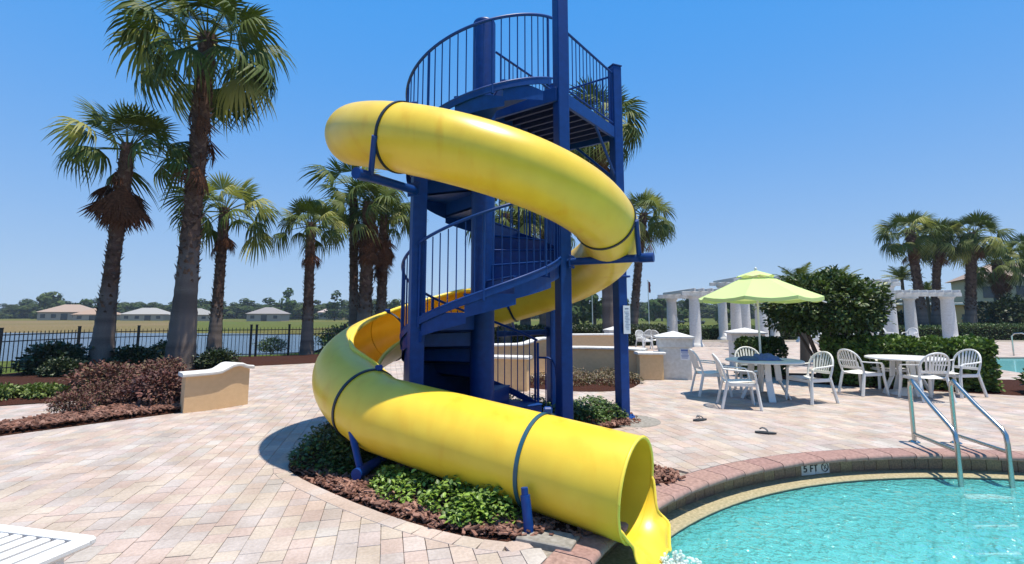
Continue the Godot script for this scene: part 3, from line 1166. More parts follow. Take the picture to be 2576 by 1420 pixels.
func far_land() -> void:
	var lm := mat("far_tree", Color.WHITE, 0.9, 0.2)
	lm.vertex_color_use_as_albedo = true
	lm.cull_mode = BaseMaterial3D.CULL_DISABLED
	var vars := [tree_mesh(1, 9.0, 4.6), tree_mesh(2, 11.0, 4.2), tree_mesh(3, 7.5, 5.0), tree_mesh(4, 13.0, 3.8)]
	# houses across the lake
	var pw := lin(0.42, 0.33, 0.25)
	house("big peach two-tone house with a tall hipped roof on the far left shore", Vector3(-134, 0.0, -152), 0.35, 17, 12, 3.6, pw, lin(0.33, 0.245, 0.19))
	house("peach house with a low orange roof right of the big peach house", Vector3(-124, 0.0, -150), 0.3, 13, 10, 2.6, pw, lin(0.34, 0.235, 0.17))
	house("white roofed house just right of the first trunk across the lake", Vector3(-109, 0.0, -150), 0.2, 15, 10, 2.7, lin(0.38, 0.33, 0.26), lin(0.31, 0.30, 0.28))
	house("second pale roofed house between the two left trunks across the lake", Vector3(-95, 0.0, -150), 0.15, 14, 10, 2.5, lin(0.38, 0.31, 0.24), lin(0.28, 0.27, 0.25))
	house("grey roofed house behind the third palm trunk across the lake", Vector3(-73, 0.0, -150), 0.1, 13, 10, 2.9, lin(0.36, 0.30, 0.24), lin(0.25, 0.23, 0.22))
	house("small distant house with a pale gable left of the middle palm trunk", Vector3(-81, 0.3, -235), 0.0, 11, 9, 3.2, lin(0.45, 0.42, 0.38), lin(0.42, 0.38, 0.36))
	house("distant pinkish house among dark trees right of the middle palm trunk", Vector3(-74, 0.3, -205), 0.2, 13, 10, 3.6, lin(0.5, 0.42, 0.37), lin(0.45, 0.37, 0.34))
	# the wood behind them, one mass
	var xf := []
	var cols := []
	for k in 1500:
		var z := -rr(190, 330)
		var x := rr(-1.15, 1.1) * -z
		var t := x / z
		var dens := 1.0
		if t > 1.0: z = -rr(300, 420)
		var s := rr(0.7, 1.15)
		xf.append(Transform3D(Basis.from_euler(Vector3(0, rr(0, TAU), 0)).scaled(Vector3(s * rr(1.0, 1.5), s * 0.62, s * 1.2)), Vector3(x, 0.2, z)))
	for k in 4:
		var part := []
		cols = []
		for i in range(k, xf.size(), 4):
			part.append(xf[i])
			cols.append(Color(0.034, 0.058, 0.018).lerp(Color(0.058, 0.078, 0.022), rng.randf()) * rr(0.7, 1.2))
		var o := multi("far_woodland", vars[k], lm, part, cols)
		tag(o, "dark green wood on the horizon across the lake and golf course", "woodland", "far wood", "stuff")
	# trees nearer by that can be told apart
	var spots := [[-1.10, -160, 1.0, 0], [-0.86, -168, 0.9, 2], [-0.93, -172, 1.05, 0], [-0.45, -170, 0.85, 3], [-0.355, -160, 0.75, 3], [-0.235, -150, 0.7, 0], [0.13, -95, 0.72, 0], [0.165, -70, 0.6, 2], [0.225, -120, 0.62, 0], [0.30, -130, 0.85, 2], [0.36, -120, 0.75, 0], [0.44, -110, 0.72, 2], [0.52, -75, 0.62, 0]]
	var names := ["broad green tree at the far left end of the lakeside houses", "round tree behind the big peach house", "tall dark tree left of the big peach house", "slim dark tree between the third and middle palm trunks", "slim tall tree left of the middle palm trunk", "dark round tree behind the pinkish distant house", "dark green tree beneath the right turn of the slide", "bushy green tree left of the right blue post", "green tree behind the flagpoles", "low green tree behind the left pergola columns", "broad dark tree behind the umbrella", "dark tree behind the right part of the umbrella", "dark leafy tree left of the big round shrub"]
	for i in spots.size():
		var s: Array = spots[i]
		var o := thing("broadleaf_tree", names[i], "tree", Vector3(s[0] * -s[1], 0.0, s[1]), i * 1.7, "trees across the golf course")
		var bl := put("crown", vars[s[3]], mat("far_leaf%d" % (i % 3), [lin(0.05, 0.085, 0.026), lin(0.04, 0.065, 0.022), lin(0.065, 0.09, 0.03)][i % 3], 0.9, 0.2), o)
		bl.scale = Vector3(s[2], s[2], s[2])
		var st := new_st()
		tube(st, [Vector3(0, -0.2, 0), Vector3(0.1, 3.0 * s[2], 0.1), Vector3(0.0, 6.0 * s[2], 0)], [0.28, 0.2, 0.08], 7)
		fin("trunk", st, mat("far_trunk", lin(0.10, 0.075, 0.055), 0.9), o)
	# flagpoles
	var fp := [[0.161, -42.0, 3.4, "thin pale pole beside the blue front post"], [0.205, -42.0, 3.4, "thin pale pole left of the right blue post"], [0.274, -46.0, 4.9, "tall flagpole with a small furled red flag"]]
	for f in fp:
		var o := thing("flagpole", f[3], "flagpole", Vector3(f[0] * -f[1], -0.1, f[1]), 0.0, "poles beyond the deck")
		var st := new_st()
		tube(st, [Vector3.ZERO, Vector3(0, f[2], 0)], [0.05, 0.03], 8)
		lathe(st, [Vector2(0.0, f[2] - 0.02), Vector2(0.06, f[2] + 0.05), Vector2(0.0, f[2] + 0.12)], 8)
		fin("pole", st, mats["white_stucco"], o)
		if f[2] > 4:
			st = new_st()
			for k in 4:
				var y0: float = f[2] - 0.08 - k * 0.25
				quad(st, Vector3(0.04, y0, 0), Vector3(0.2 + 0.05 * (k % 2), y0 - 0.1, 0.05), Vector3(0.2 + 0.05 * ((k + 1) % 2), y0 - 0.35, -0.03), Vector3(0.04, y0 - 0.25, 0))
			fin("flag", st, mat("flag_red", lin(0.25, 0.06, 0.07), 0.9), o)

# ------------------------------------------------------------------ pergolas
func column(o: Node3D, at: Vector3, h: float, r: float) -> void:
	r *= 1.2
	var st := new_st()
	lathe(st, [Vector2(r * 1.4, 0), Vector2(r * 1.4, 0.12), Vector2(r * 1.2, 0.18), Vector2(r * 1.03, 0.26), Vector2(r * 1.0, 0.7), Vector2(r * 0.96, h * 0.6), Vector2(r * 0.88, h - 0.22), Vector2(r * 0.92, h - 0.18), Vector2(r * 0.95, h - 0.1), Vector2(r * 1.15, h - 0.06), Vector2(r * 1.15, h)], 18, at)
	fin("column", st, mats["white_stucco"], o)

func roof_beams(o: Node3D, c: Vector3, w: float, d: float, y: float, n: int) -> void:
	for s in [-1, 1]:
		var st := new_st()
		box(st, Vector3(c.x, y + 0.11, c.z + s * d / 2), Vector3(w + 1.0, 0.22, 0.12), 0.01)
		fin("beam", st, mats["white_stucco"], o)
	for k in n:
		var st := new_st()
		box(st, Vector3(c.x - w / 2 + w * k / (n - 1), y + 0.29, c.z), Vector3(0.09, 0.16, d + 1.0), 0.01)
		fin("rafter", st, mats["white_stucco"], o)

func pergolas() -> void:
	var o := thing("pergola", "white columned pergola partly hidden behind the lime umbrella", "pergola")
	column(o, Vector3(9.40, -0.05, -25.7), 2.62, 0.24)
	column(o, Vector3(12.46, -0.05, -25.0), 2.62, 0.25)
	column(o, Vector3(9.6, -0.05, -30.0), 2.62, 0.26)
	column(o, Vector3(12.9, -0.05, -28.8), 2.62, 0.25)
	roof_beams(o, Vector3(11.0, 0, -27.6), 3.6, 4.2, 2.57, 9)
	o = thing("pergola", "taller white pergola roof showing above and behind the umbrella", "pergola")
	for x in [14.0, 17.4]:
		for z in [-33.2, -30.0]: column(o, Vector3(x, -0.05, z), 3.6, 0.24)
	roof_beams(o, Vector3(15.7, 0, -31.6), 3.8, 3.6, 3.55, 8)
	o = thing("pergola", "white pergola with thick columns in front of the right palms", "pergola")
	column(o, Vector3(26.2, -0.05, -30.0), 2.75, 0.30)
	column(o, Vector3(26.3, -0.05, -33.0), 2.75, 0.28)
	roof_beams(o, Vector3(24.8, 0, -31.5), 3.4, 3.2, 2.70, 8)
	o = thing("pergola", "taller white column and beam at the left end of the right pergola", "pergola")
	column(o, Vector3(21.95, -0.05, -29.0), 3.35, 0.27)
	roof_beams(o, Vector3(21.4, 0, -30.8), 1.9, 3.2, 3.30, 5)
	# buildings behind
	o = thing("clubhouse", "orange beige building wall glimpsed behind the right pergola", "building", Vector3(42.5, 0, -52.0), -0.2)
	var st := new_st()
	box(st, Vector3(0, 1.2, 0), Vector3(9, 2.8, 4), 0.02)
	fin("wall", st, mat("club_wall", lin(0.62, 0.36, 0.18), 0.9), o)
	st = new_st()
	box(st, Vector3(0, 2.72, 0), Vector3(9.8, 0.22, 4.8), 0.03)
	fin("eave", st, mats["white_stucco"], o)
	for k in 3:
		st = new_st()
		box(st, Vector3(-3 + k * 3, 1.1, 2.02), Vector3(0.9, 1.2, 0.05))
		fin("window", st, mat("house_glass", lin(0.03, 0.04, 0.05), 0.1), o)
	o = thing("villa", "beige two storey house behind the trees at the right edge", "house", Vector3(64, 0, -62), -0.5)
	st = new_st()
	box(st, Vector3(0, 3.0, 0), Vector3(12, 6.2, 9))
	fin("wall", st, mat("villa_wall", lin(0.44, 0.36, 0.24), 0.9), o)
	st = new_st()
	quad(st, Vector3(-6.6, 6.1, 5.1), Vector3(-3, 8.2, 0), Vector3(3, 8.2, 0), Vector3(6.6, 6.1, 5.1))
	quad(st, Vector3(6.6, 6.1, -5.1), Vector3(3, 8.2, 0), Vector3(-3, 8.2, 0), Vector3(-6.6, 6.1, -5.1))
	tri3(st, Vector3(-6.6, 6.1, -5.1), Vector3(-3, 8.2, 0), Vector3(-6.6, 6.1, 5.1))
	tri3(st, Vector3(6.6, 6.1, 5.1), Vector3(3, 8.2, 0), Vector3(6.6, 6.1, -5.1))
	fin("roof", st, mat("villa_roof", lin(0.30, 0.22, 0.17), 0.9), o)
	for k in 4:
		for y in [1.6, 4.4]:
			st = new_st()
			box(st, Vector3(-4.5 + k * 3, y, 4.52), Vector3(1.3, 1.4, 0.06))
			fin("window", st, mat("house_glass", lin(0.03, 0.04, 0.05), 0.1), o)

# ------------------------------------------------------------------ palms
var fans := []
var brown_fans := []
var feather: ArrayMesh

func fan_leaf(sd: int, lp: float, droop: float, tip: float, spread: float, n := 24) -> ArrayMesh:
	var r := RandomNumberGenerator.new()
	r.seed = sd
	var st := SurfaceTool.new()
	st.begin(Mesh.PRIMITIVE_TRIANGLES)
	var pet := []
	for k in 5:
		var t := k / 4.0
		pet.append(Vector3(0, -0.10 * t * t * lp, lp * t))
	tube(st, pet, [0.032, 0.024, 0.018, 0.014, 0.011], 5, false)
	var hub: Vector3 = pet[4]
	st.set_smooth_group(0)
	var fr := [0.02, 0.25, 0.5, 0.72, 0.88, 1.0]
	for i in n:
		var th := lerpf(-spread, spread, (i + 0.5) / n) + r.randf_range(-0.03, 0.03)
		var ln := (0.55 + 0.36 * cos(th * 0.5)) * r.randf_range(0.88, 1.06)
		var dth := spread / n * 1.05
		var split := r.randf_range(0.5, 0.66)
		var td := tip * r.randf_range(0.6, 1.5)
		var prev := []
		var twist := r.randf_range(-0.25, 0.25)
		for q in fr.size():
			var f: float = fr[q]
			var rad := ln * f
			var w := rad * dth if f < split else split * ln * dth * (1.0 - (f - split) / (1.0 - split)) + 0.002
			var over := maxf(0.0, f - 0.42)
			var y := -droop * rad * rad - td * over * over * 2.2 - 0.42 * absf(sin(th * 0.8)) * rad
			var shrink := 1.0 - 0.55 * minf(1.0, td) * over * over
			var dir := Vector3(sin(th), 0, cos(th))
			var side := Vector3(cos(th), 0, -sin(th))
			side = side.rotated(dir, twist * f)
			var p := hub + dir * rad * shrink + Vector3.UP * y
			var fold := w * 0.55
			var row := [p - side * w, p + Vector3.UP * fold, p + side * w]
			if q > 0:
				quad(st, prev[0], row[0], row[1], prev[1])
				quad(st, prev[1], row[1], row[2], prev[2])
			prev = row
	return done(st)

func feather_leaf(sd: int) -> ArrayMesh:
	var r := RandomNumberGenerator.new()
	r.seed = sd
	var st := SurfaceTool.new()
	st.begin(Mesh.PRIMITIVE_TRIANGLES)
	var pts := []
	var rad := []
	for k in 9:
		var t := k / 8.0
		pts.append(Vector3(0, 0.25 * t - 0.75 * t * t, t * 1.5 * (1.0 - 0.15 * t)))
		rad.append(0.018 * (1.0 - 0.8 * t))
	tube(st, pts, rad, 5, false)
	st.set_smooth_group(-1)
	for k in 34:
		var t := 0.12 + 0.88 * k / 33.0
		var f := t * 8.0
		var i := mini(int(f), 7)
		var p: Vector3 = (pts[i] as Vector3).lerp(pts[i + 1], f - i)
		var ln := 0.42 * sin(PI * clampf(t * 0.85 + 0.12, 0, 1))
		for s in [-1.0, 1.0]:
			var d := Vector3(s, r.randf_range(-0.5, 0.15), 0.55).normalized()
			var e := p + d * ln + Vector3(0, -0.12 * ln, 0)
			tri3(st, p, e, p + Vector3(0, 0, 0.035))
	return done(st)

func palm(called: String, label: String, at: Vector3, lean: Vector2, h: float, rb: float, rt: float, s: float, n: int, skirt: int, sd: int, group := "fan palms round the pool", skirt_drop := 0.0, elmin := -0.45) -> Node3D:
	var o := thing(called, label, "palm tree", at, 0.0, group)
	var r := RandomNumberGenerator.new()
	r.seed = sd
	# trunk
	var st := SurfaceTool.new()
	st.begin(Mesh.PRIMITIVE_TRIANGLES)
	st.set_smooth_group(0)
	var rings := 64
	var sides := 16
	var prev := []
	var pc := Color.WHITE
	var axis := func(t: float) -> Vector3:
		return Vector3(lean.x * t * (0.7 + 0.3 * t), h * t - 0.08, lean.y * t)
	var radius := func(t: float) -> float:
		return lerpf(rb, rt, smoothstep(0.0, 0.5, t)) + rb * 0.26 * exp(-t * 16.0)
	for i in rings + 1:
		var t := float(i) / rings
		var c: Vector3 = axis.call(t)
		var rd: float = radius.call(t)
		var boot := smoothstep(0.30, 0.42, t)
		rd *= 1.0 + 0.035 * (i % 2) + r.randf_range(-0.02, 0.02)
		var ring := []
		for k in sides:
			var a := TAU * k / sides
			ring.append(c + Vector3(cos(a), 0, sin(a)) * rd * (1.0 + r.randf_range(-0.05, 0.05) * (0.6 + 1.4 * boot)))
		var col := Color(0.36, 0.30, 0.265).lerp(Color(0.27, 0.165, 0.125), boot) * r.randf_range(0.68, 1.15)
		if i > 0:
			for k in sides:
				var k2 := (k + 1) % sides
				for v in [[prev[k], pc], [ring[k], col], [ring[k2], col], [prev[k], pc], [ring[k2], col], [prev[k2], pc]]:
					st.set_color(v[1])
					st.add_vertex(v[0])
		prev = ring
		pc = col
	fin("trunk", st, mats["bark"], o)
	# old leaf bases standing off the trunk
	st = SurfaceTool.new()
	st.begin(Mesh.PRIMITIVE_TRIANGLES)
	st.set_smooth_group(-1)
	var nb := int(h * 46)
	for k in nb:
		var t := 0.26 + 0.72 * (k + r.randf()) / nb
		var a := k * 2.399 + r.randf_range(-0.3, 0.3)
		var out := Vector3(cos(a), 0, sin(a))
		var side := Vector3(-sin(a), 0, cos(a))
		var rd: float = radius.call(t)
		var p: Vector3 = axis.call(t) + out * rd * 0.92
		var w := rt * r.randf_range(0.25, 0.42)
		var ln := rt * r.randf_range(0.5, 1.0)
		var up := r.randf_range(0.5, 1.0) if r.randf() < 0.85 else r.randf_range(-0.6, 0.1)
		var e := p + (out * r.randf_range(0.35, 0.75) + Vector3.UP * up) * ln + side * r.randf_range(-0.3, 0.3) * ln
		var col := Color(0.42, 0.29, 0.22).lerp(Color(0.14, 0.085, 0.06), r.randf())
		st.set_color(col)
		tri3(st, p - side * w, p + side * w, e)
		tri3(st, p - side * w - out * 0.02 + Vector3.UP * 0.03, e, p + side * w - out * 0.02 + Vector3.UP * 0.03)
		tri3(st, p - side * w, e, p - side * w * 0.4 + out * w * 0.5)
		tri3(st, p + side * w, p - side * w * 0.4 + out * w * 0.5, e)
	var lb := fin("leaf_bases", st, mats["bark"], o)
	lb.set_meta("kind", "stuff")
	# crown
	var top: Vector3 = axis.call(1.0)
	for k in n:
		var f := (k + 0.5) / n
		var el := lerpf(1.30, elmin, pow(f, 0.95)) + r.randf_range(-0.14, 0.14)
		var yaw := k * 2.39996 + r.randf_range(-0.25, 0.25)
		var vi := 0 if el > 0.55 else (1 if el > -0.1 else 2)
		vi = vi * 2 + r.randi() % 2
		var m: Material = mats["frond_pale"] if r.randf() < 0.22 else mats["frond_green"]
		var fr := put("frond", fans[vi], m, o)
		var sc := s * r.randf_range(0.85, 1.1) * (0.85 if el > 0.9 else 1.0)
		var bs := Basis(Vector3.UP, yaw) * Basis(Vector3.RIGHT, -el) * Basis(Vector3.BACK, r.randf_range(-0.8, 0.8))
		fr.transform = Transform3D(bs.scaled(Vector3.ONE * sc), top + Vector3(0, -0.25 * f, 0) * s + Basis(Vector3.UP, yaw) * Vector3(0, 0, rt * 0.6))
	for k in skirt:
		var yaw := k * 2.39996 + r.randf_range(-0.3, 0.3)
		var el := r.randf_range(-1.5, -1.15)
		var fr := put("dead_frond", brown_fans[k % 2], mats["frond_brown"], o)
		var bs := Basis(Vector3.UP, yaw) * Basis(Vector3.RIGHT, -el) * Basis(Vector3.BACK, r.randf_range(-0.6, 0.6))
		fr.transform = Transform3D(bs.scaled(Vector3.ONE * s * r.randf_range(0.65, 0.9)), top + Vector3(0, -skirt_drop * 0.6 - r.randf_range(0.15, 0.75 + skirt_drop * 1.6) * s, 0) + Basis(Vector3.UP, yaw) * Vector3(0, 0, rt))
	return o

func palms() -> void:
	for k in 6:
		fans.append(fan_leaf(20 + k, [0.85, 1.15, 1.2][k / 2], [0.05, 0.18, 0.34][k / 2], [0.15, 0.5, 0.8][k / 2], [1.8, 1.95, 1.9][k / 2] + 0.1 * (k % 2)))
	for k in 2: brown_fans.append(fan_leaf(40 + k, 0.45, 0.06, 0.15, 0.75 + 0.2 * k, 18))
	palm("fan_palm", "leftmost fan palm with a thick brown skirt of dead leaves", Vector3(-11.0, 0, -13.5), Vector2(0.3, 0.1), 6.4, 0.27, 0.165, 0.86, 22, 0, 101, "fan palms round the pool", 0.0, -0.3)
	palm("fan_palm", "tallest fan palm with the widest trunk, cut off by the top of the picture", Vector3(-9.2, 0, -14.0), Vector2(0.1, 0.0), 10.0, 0.34, 0.22, 1.16, 34, 5, 102, "fan palms round the pool", 1.2, -0.9)
	palm("fan_palm", "fan palm right of the tallest trunk with a small ball of dead leaves", Vector3(-11.0, 0, -18.6), Vector2(0.1, 0.1), 5.7, 0.25, 0.17, 0.95, 24, 0, 103)
	palm("fan_palm", "slim short fan palm left of the slide", Vector3(-7.9, 0, -19.4), Vector2(-0.08, 0.0), 5.3, 0.24, 0.17, 0.72, 26, 4, 104, "fan palms round the pool", 0.5)
	palm("fan_palm", "fan palm nearest the slide with a long brown skirt round its trunk", Vector3(-6.5, 0, -22.0), Vector2(0.1, 0.1), 6.7, 0.36, 0.26, 0.92, 24, 52, 105, "fan palms round the pool", 0.7, -0.25)
	palm("fan_palm", "second trunk with brown skirt close behind the slide's left turn", Vector3(-5.97, 0, -22.8), Vector2(0.0, 0.0), 6.3, 0.28, 0.2, 0.9, 20, 40, 106, "fan palms round the pool", 0.8, -0.25)
	palm("fan_palm", "sparse fan palm with long fronds rising behind the slide's upper left turn", Vector3(-7.2, 0, -22.9), Vector2(-0.3, 0.0), 7.6, 0.24, 0.18, 1.2, 13, 0, 107)
	palm("fan_palm", "fan palm right of the tower whose crown shows beside the slide's right turn", Vector3(7.2, 0, -30.0), Vector2(0.9, 0.0), 7.9, 0.26, 0.22, 1.1, 32, 6, 108, "fan palms round the pool", 0.3, -0.7)
	palm("fan_palm", "tallest palm behind the right blue post, its crown seen through the top railing", Vector3(4.3, 0, -22.0), Vector2(-0.3, 0.0), 10.6, 0.3, 0.22, 1.15, 34, 16, 109, "fan palms round the pool", 0.9, -0.9)
	palm("fan_palm", "palm behind the stair column with a brown shaggy trunk", Vector3(-0.35, 0, -24.0), Vector2(0.0, 0.0), 6.6, 0.3, 0.24, 0.95, 26, 18, 110, "fan palms round the pool", 0.6)
	palm("fan_palm", "palm seen through the stair balusters right of the column", Vector3(0.7, 0, -26.0), Vector2(0.0, 0.0), 6.3, 0.3, 0.24, 0.95, 26, 18, 111, "fan palms round the pool", 0.6)
	palm("fan_palm", "palm with shaggy skirt left of the blue front post", Vector3(1.65, 0, -25.0), Vector2(0.0, 0.0), 6.5, 0.3, 0.24, 0.95, 26, 18, 112, "fan palms round the pool", 0.5)
	palm("fan_palm", "left trunk of the palm group behind the right pergola", Vector3(29.6, 0, -36.0), Vector2(-0.4, 0), 7.9, 0.34, 0.27, 1.08, 32, 9, 113, "palms behind the right pergola", 0.3, -0.7)
	palm("fan_palm", "middle trunk of the palm group behind the right pergola", Vector3(30.9, 0, -36.6), Vector2(0.9, 0), 7.6, 0.30, 0.24, 1.05, 30, 9, 114, "palms behind the right pergola", 0.3, -0.7)
	palm("fan_palm", "right trunk of the palm group, bare down to the dark hedge", Vector3(32.9, 0, -36.0), Vector2(0.9, 0), 7.7, 0.36, 0.28, 1.12, 32, 9, 115, "palms behind the right pergola", 0.3, -0.7)
	palm("fan_palm", "shadowy palm at the right end of the palm group", Vector3(37.3, 0, -38.0), Vector2(0, 0), 5.9, 0.34, 0.28, 1.1, 26, 14, 116, "palms behind the right pergola", 0.3, -0.7)
	palm("fan_palm", "palm cut off by the right edge of the picture", Vector3(41.9, 0, -40.0), Vector2(0, 0), 7.0, 0.32, 0.26, 1.0, 26, 8, 117, "palms behind the right pergola")
	# hanging skirt clusters below two crowns
	for e in [[0, Vector3(-10.83, 5.3, -13.4), 1.05, 26], [2, Vector3(-10.95, 4.65, -18.6), 0.7, 12]]:
		var r := RandomNumberGenerator.new()
		r.seed = 900 + int(e[0])
		var o: Node3D = get_node("fan_palm" if e[0] == 0 else "fan_palm_002")
		for k in e[3]:
			var yaw: float = k * 2.39996 + r.randf_range(-0.2, 0.2)
			var fr := put("dead_frond", brown_fans[k % 2], mats["frond_brown"], o)
			var bs := Basis(Vector3.UP, yaw) * Basis(Vector3.RIGHT, r.randf_range(1.02, 1.42)) * Basis(Vector3.BACK, r.randf_range(-0.5, 0.5))
			fr.transform = Transform3D(bs.scaled(Vector3.ONE * e[2] * r.randf_range(0.8, 1.0)), e[1] - o.position + Basis(Vector3.UP, yaw) * Vector3(0, r.randf_range(-0.3, 0.25), 0.12))
	# small feather palms
	feather = feather_leaf(3)
	for e in [[Vector3(30.67, 0, -39.0), 4.4, 1.1, "feathery palm with yellow green fronds left of the right palm group"], [Vector3(34.2, 0, -41.0), 3.4, 1.0, "yellowish feather palm between the trunks of the right group"], [Vector3(9.4, 0, -16.2), 2.45, 0.75, "small spiky palm rising behind the big round shrub"], [Vector3(11.2, 0, -17.0), 2.5, 0.7, "second spiky palm top right behind the big round shrub"]]:
		var o := thing("feather_palm", e[3], "palm tree", e[0], 0.0, "small feather palms")
		var st := new_st()
		tube(st, [Vector3(0, -0.1, 0), Vector3(0.04, e[1] * 0.5, 0), Vector3(0, e[1], 0)], [0.16, 0.12, 0.11], 9)
		fin("trunk", st, mat("feather_trunk", lin(0.12, 0.09, 0.06), 0.9), o)
		for k in 26:
			var f := k / 25.0
			var fr := put("frond", feather, mats["frond_pale"] if k % 3 == 0 else mats["frond_green"], o)
			fr.transform = Transform3D((Basis(Vector3.UP, k * 2.39996) * Basis(Vector3.RIGHT, -lerpf(1.3, -0.1, f))).scaled(Vector3.ONE * e[2]), Vector3(0, e[1] - 0.05, 0))

# ------------------------------------------------------------------ shrubs, hedges
func shrub(called: String, label: String, cat: String, at: Vector3, rad: Vector3, count: int, leaf: Mesh, m: Material, tones: Array, group: String, sd: int, stems := 5) -> Node3D:
	var o := thing(called, label, cat, at, 0.0, group)
	var f := foliage("foliage", o, Vector3(0, rad.y * 0.95, 0), rad, count, leaf, m, tones, -0.75, 0.3, sd, 0.35)
	f.set_meta("kind", "stuff")
	var st := new_st()
	for k in stems:
		var a := TAU * k / stems + sd
		tube(st, [Vector3(cos(a) * 0.04, -0.05, sin(a) * 0.04), Vector3(cos(a) * rad.x * 0.3, rad.y * 0.8, sin(a) * rad.z * 0.3), Vector3(cos(a) * rad.x * 0.6, rad.y * 1.5, sin(a) * rad.z * 0.6)], [0.02, 0.014, 0.005], 5)
	fin("stems", st, mat("stem", lin(0.085, 0.055, 0.04), 0.9), o)
	return o

func hedge_box(called: String, label: String, a: Vector3, b: Vector3, thick: float, h: float, count: int, sd: int, tones: Array) -> void:
	var o := thing(called, label, "hedge", Vector3.ZERO)
	var leaf := leaf_mesh(0.055, 0.085)
	var ax := (b - a)
	var ln := ax.length()
	ax = ax.normalized()
	var side := ax.cross(Vector3.UP)
	var nz := FastNoiseLite.new()
	nz.seed = sd
	nz.frequency = 1.1
	var xf := []
	var cols := []
	while xf.size() < count:
		var s := rr(-0.02, 1.02)
		var face := rng.randf()
		var u := rr(-1, 1)
		var y := rr(0.03, 1.0)
		var n := Vector3.UP
		if face < 0.42:
			y = 1.0
		elif face < 0.72:
			u = 1.0
			n = side
		elif face < 0.86:
			u = -1.0
			n = -side
		else:
			s = 0.0 if rng.randf() < 0.5 else 1.0
			n = ax * (-1.0 if s == 0.0 else 1.0)
		var p := a + ax * ln * s + side * u * thick / 2 + Vector3.UP * h * y
		var bump := nz.get_noise_3dv(p * 1.6)
		if nz.get_noise_3dv(p * 5.0) < -0.36: continue
		p += n * (bump * 0.12 - pow(rng.randf(), 1.6) * 0.18)
		var round_off := maxf(0.0, absf(u) - 0.75) * maxf(0.0, y - 0.75)
		p.y -= round_off * 1.6
		var z := (n + Vector3(rr(-1, 1), rr(-0.6, 1), rr(-1, 1))).normalized()
		var yy := (n * 0.6 + Vector3.UP * 0.5 + Vector3(rr(-1, 1), rr(-1, 1), rr(-1, 1)) * 0.5).normalized()
		var x := yy.cross(z).normalized()
		xf.append(Transform3D(Basis(x, z.cross(x), z).scaled(Vector3.ONE * rr(0.75, 1.35)), p))
		cols.append((tones[rng.randi() % tones.size()] as Color) * rr(0.75, 1.25))
	multi("foliage", leaf, mats["leaf"], xf, cols, o)
	# inner mass of twigs that stops light
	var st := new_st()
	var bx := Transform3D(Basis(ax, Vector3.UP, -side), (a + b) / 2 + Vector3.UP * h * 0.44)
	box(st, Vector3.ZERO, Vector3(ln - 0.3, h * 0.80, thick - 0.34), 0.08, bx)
	fin("twigs", st, mat("twig_mass", lin(0.022, 0.024, 0.012), 1.0, 0.0), o)

